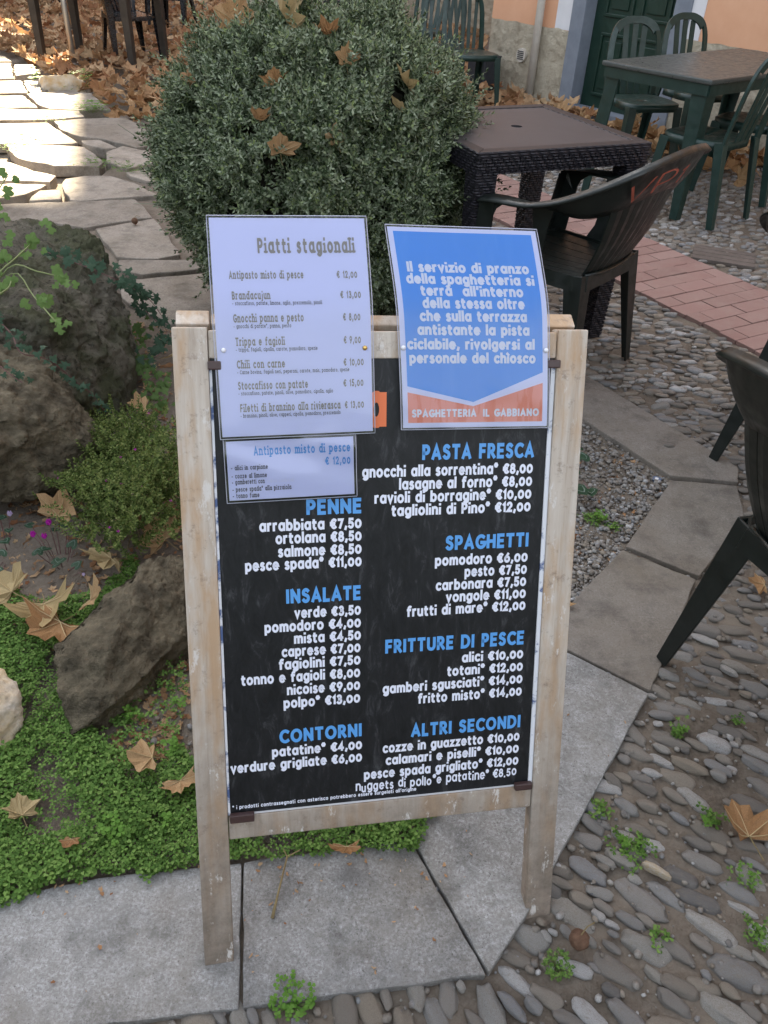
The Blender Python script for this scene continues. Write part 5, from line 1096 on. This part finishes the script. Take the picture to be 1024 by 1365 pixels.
cyclamen('cyclamen with small lilac flower under the brown rock at the far left', [(5, 720, .024, .04), (2, 740, .022, .03), (-5, 760, .022, .03), (0, 690, .02, .04), (12, 705, .018, .04), (2, 770, .02, .02)], [(14, 688, .06, .016, M_petal2)])
cyclamen('dark cyclamen without flowers on the soil right of the board', [(776, 612, .04, .04), (768, 650, .045, .04), (785, 652, .04, .03), (765, 630, .035, .03), (772, 600, .03, .035)], [])
# fine-leaved shrub with tiny pink flowers
rnd = random.Random(8)
cs_ = [sprig(300 + i, 24, .06, .014, .0032) for i in range(8)]; cu = G(170, 640, .06); t_ = thing('fine_leaved_shrub', 'low spreading fine-leaved shrub with specks of pink between rock and left board post', 'shrub', (cu.x, cu.y, 0)); mm = []; fl = MB(); stw = MB()
for _ in range(1000):
    px, py = rnd.gauss(165, 46), rnd.gauss(635, 44)
    if not (62 < px < 290 and 545 < py < 765): continue
    if ((px - 165) / 105) ** 2 + ((py - 640) / 100) ** 2 > 1.05: continue
    z = .145 + .06 * noise.noise(Vector((px * .02, py * .02, 0))) - .07 * (((px - 165) / 110) ** 2 + ((py - 640) / 105) ** 2) + rnd.uniform(-.03, .015); p = G(px, py, z) - Vector((cu.x, cu.y, 0))
    d = Vector((rnd.gauss(p.x * 2, .5), rnd.gauss(-.2, .5), 1)).normalized(); mm.append((rnd.randrange(8), Matrix.Translation(p) @ d.to_track_quat('Z', 'Y').to_matrix().to_4x4() @ Matrix.Rotation(rnd.uniform(0, 6), 4, 'Z') @ Matrix.Scale(rnd.uniform(.7, 1.2), 4)))
    if rnd.random() < .02: q = p + d * .045; [fl.add([q, q + Vector((math.cos(a_) * .004, math.sin(a_) * .004, .005)), q + Vector((math.cos(a_ + .8) * .004, math.sin(a_ + .8) * .004, .005))], [(0, 1, 2)]) for a_ in (0, 1.3, 2.6, 3.9, 5.2)]
    if rnd.random() < .12: stw.tube([(p.x * .4, p.y * .4, -.02), (p.x * .8, p.y * .8, p.z * .6), p], .0012, 4, cap=False)
obj('foliage', scatter('foliage', cs_, mm), M_cup, t_); obj('flowers', fl, M_petal, t_); obj('stems', stw, M_twig, t_)
mb = MB(); 
# ivy over the rocks
def ivy_leaf(s):
    pts = [(0, 0), (.3, -.22), (.62, -.05), (.34, .22), (.42, .55), (.16, .48), (0, 1.0), (-.16, .48), (-.42, .55), (-.34, .22), (-.62, -.05), (-.3, -.22)]; V = [(0, .2 * s, .01 * s)] + [(x * s, y * s, -.15 * s * (x * x + y * y)) for x, y in pts]
    n2 = len(pts); return V, [(0, (i + 1) % n2 + 1, i + 1) for i in range(n2)][::-1]
def ivy(label, path, density=.03, name='ivy_vine', ls=(.012, .024), side=.018, m_=M_ivy):
    pts = cat_rom([G(*p) for p in path], 6); b = pts[0]; t_ = thing(name, label, 'plant', (b.x, b.y, 0)); O0 = Vector((b.x, b.y, 0)); obj('vine_stem', MB().tube([p - O0 for p in pts], .0014, 5), M_vio, t_)
    L = 0
    for a, c_ in zip(pts, pts[1:]):
        seg = (c_ - a).length; k = max(1, int(seg / density * 2))
        for j in range(k):
            p = a.lerp(c_, rnd.random()) - O0 + Vector((rnd.gauss(0, side), rnd.gauss(0, side), rnd.gauss(.008, .008))); s = rnd.uniform(*ls); V, F = ivy_leaf(s)
            view = (CO - (p + O0)).normalized(); nrm = (view + Vector((rnd.gauss(0, .35), rnd.gauss(0, .35), .5 + rnd.gauss(0, .3)))).normalized(); M = Matrix.Translation(p) @ nrm.to_track_quat('Z', 'Y').to_matrix().to_4x4() @ Matrix.Rotation(rnd.uniform(0, 6.3), 4, 'Z')
            obj('ivy_leaf', MB().add([M @ Vector(v) for v in V], [tuple(reversed(f)) for f in F]), m_, t_)
ivy('ivy trail running down the seam between the two big rocks', [(-10, 420, .43), (15, 445, .42), (28, 470, .40), (60, 478, .36), (85, 495, .30), (105, 512, .25), (125, 528, .18), (140, 550, .12)], .020, ls=(.014, .024), side=.012)
ivy('ivy strand over the right shoulder of the dark rock and onto the path', [(60, 335, .43), (100, 350, .42), (130, 362, .40), (160, 375, .36), (178, 385, .28), (200, 400, .15), (215, 420, .08)], .016, ls=(.018, .034), side=.018)
ivy('ivy strand at the far left low on the brown rock', [(-10, 480, .38), (15, 500, .36), (30, 510, .34)], .02, ls=(.014, .02), side=.015)
ivy('ivy tangle beside the top of the left board post', [(180, 400, .14), (205, 425, .10), (222, 440, .08), (215, 470, .06), (190, 480, .05)], .012, ls=(.018, .034), side=.03)
ivy('pale creeping leaves in the gap between the mossy rock and the left post', [(180, 430, .04), (175, 470, .04), (200, 500, .03), (215, 540, .03), (190, 560, .03), (220, 590, .02)], .012, 'creeping_plant', (.016, .03), .03, leafmat('mid_green_leaves', [(.06, .11, .03), (.1, .16, .05)], .25))
# pale lobed plant overhanging the rock
t_ = thing('lobed_plant', 'pale green plant with frilly lobed leaves arching over the mossy rock at the left edge', 'plant', tuple(G(-40, 440, .3)))
O0 = G(-40, 440, .3)
def frilly(s):
    V = [(0, .1 * s, 0)]; F = []; n2 = 33
    for i in range(n2):
        th = -R(140) + R(280) * i / (n2 - 1); lob = abs(math.cos(th * 2.25)) ** .6 * .45 + .5; rr = s * lob * (1 + .09 * math.sin(th * 22)); V.append((rr * math.sin(th) * .9, rr * math.cos(th) + .2 * s, -.12 * s * lob + .05 * s * math.sin(th * 9)))
    F = [(0, i + 2, i + 1) for i in range(n2 - 1)]; return V, F
for path, leaves in ((((-40, 440, .3), (-5, 370, .47), (20, 345, .50), (50, 318, .50)), ((10, 318, .5, .04), (38, 318, .52, .045), (62, 305, .52, .05), (34, 330, .5, .04), (52, 330, .5, .035))), (((-40, 440, .3), (10, 358, .48), (50, 362, .48), (82, 370, .46)), ((78, 362, .47, .04), (88, 372, .46, .038), (95, 378, .45, .035), (70, 375, .46, .03))),
                     (((-40, 440, .3), (15, 365, .46), (45, 395, .44), (75, 430, .41)), ((55, 398, .44, .035), (62, 405, .44, .04), (75, 428, .41, .04), (85, 436, .40, .035), (40, 402, .45, .035))), (((-40, 440, .3), (-10, 400, .46), (10, 385, .47), (15, 375, .48)), ((2, 385, .47, .05), (-8, 355, .48, .05), (15, 372, .48, .04), (5, 340, .5, .045))),
                     (((-40, 300, .5), (-10, 270, .56), (0, 250, .58), (10, 235, .58)), ((5, 232, .58, .05), (12, 256, .57, .045), (-5, 272, .57, .05), (18, 244, .57, .035), (2, 288, .55, .04)))):
    obj('stem', MB().tube([p - O0 for p in cat_rom([G(*q) for q in path], 4)], .0022, 6), M_stem, t_, smooth=True)
    for (px, py, z, s) in leaves:
        for rep in range(2):
            V, F = frilly(s * rnd.uniform(.42, .65)); p = G(px + rnd.uniform(-6, 6), py + rnd.uniform(-6, 6), z) - O0; nrm = ((CO - p - O0).normalized() + Vector((rnd.gauss(0, .3), rnd.gauss(0, .3), .5))).normalized()
            M = Matrix.Translation(p) @ nrm.to_track_quat('Z', 'Y').to_matrix().to_4x4() @ Matrix.Rotation(rnd.uniform(0, 6.3), 4, 'Z'); obj('leaf', MB().add([M @ Vector(v) for v in V], [tuple(reversed(f)) for f in F]), M_lobed, t_, smooth=True)
# odds and ends
tw = thing('dry_stalk', 'dry yellowish plant stalk lying on the kerb slab under the board', 'stalk', tuple(G(363, 1224, .006))); b_ = G(363, 1224, .006)
obj('stalk', MB().tube([G(363, 1224, .006) - b_, G(371, 1190, .012) - b_, G(383, 1142, .03) - b_], [.0032, .0017, .0018], 7), M_twig, tw, smooth=True); obj('stalk_tip', MB().tube([G(383, 1142, .03) - b_, G(378, 1132, .035) - b_], .0012, 5).tube([G(383, 1142, .03) - b_, G(400, 1133, .035) - b_], .0012, 5), M_twig, tw)
bc = thing('bottle_cap', 'small blue bottle cap lying at the tip of the soil triangle', 'bottle cap', tuple(G(875, 640, -.014))); mb = MB()
ringp = [(.014 * (1 + .06 * (k % 2)) * math.cos(k * math.pi / 21), .014 * (1 + .06 * (k % 2)) * math.sin(k * math.pi / 21)) for k in range(42)]; obj('cap', MB().prism(ringp, 0, .006), mat('blue_metal', (.10, .14, .22), .4, .5, .3), bc); obj('cap_print', MB().prism([(.006 * math.cos(k * .4), .006 * math.sin(k * .4)) for k in range(15)], .0061, .0066), M_white, bc)
st = thing('loose_stone', 'small loose pale stone lying on the kerb slab beyond the soil triangle', 'stone', tuple(G(892, 594, .004))); me = peb_temp(3, 91); o = obj('stone', me, M_peb, st, smooth=True); o.scale = (.036, .018, .014)
st = thing('white_shell', 'white elongated stone among the cobbles left of the fallen leaf', 'stone', tuple(G(875, 1160, -.002))); me = peb_temp(3, 92); o = obj('stone', me, M_rock3, st, smooth=True); o.scale = (.055, .017, .018); o.rotation_euler = (0, 0, R(-32))
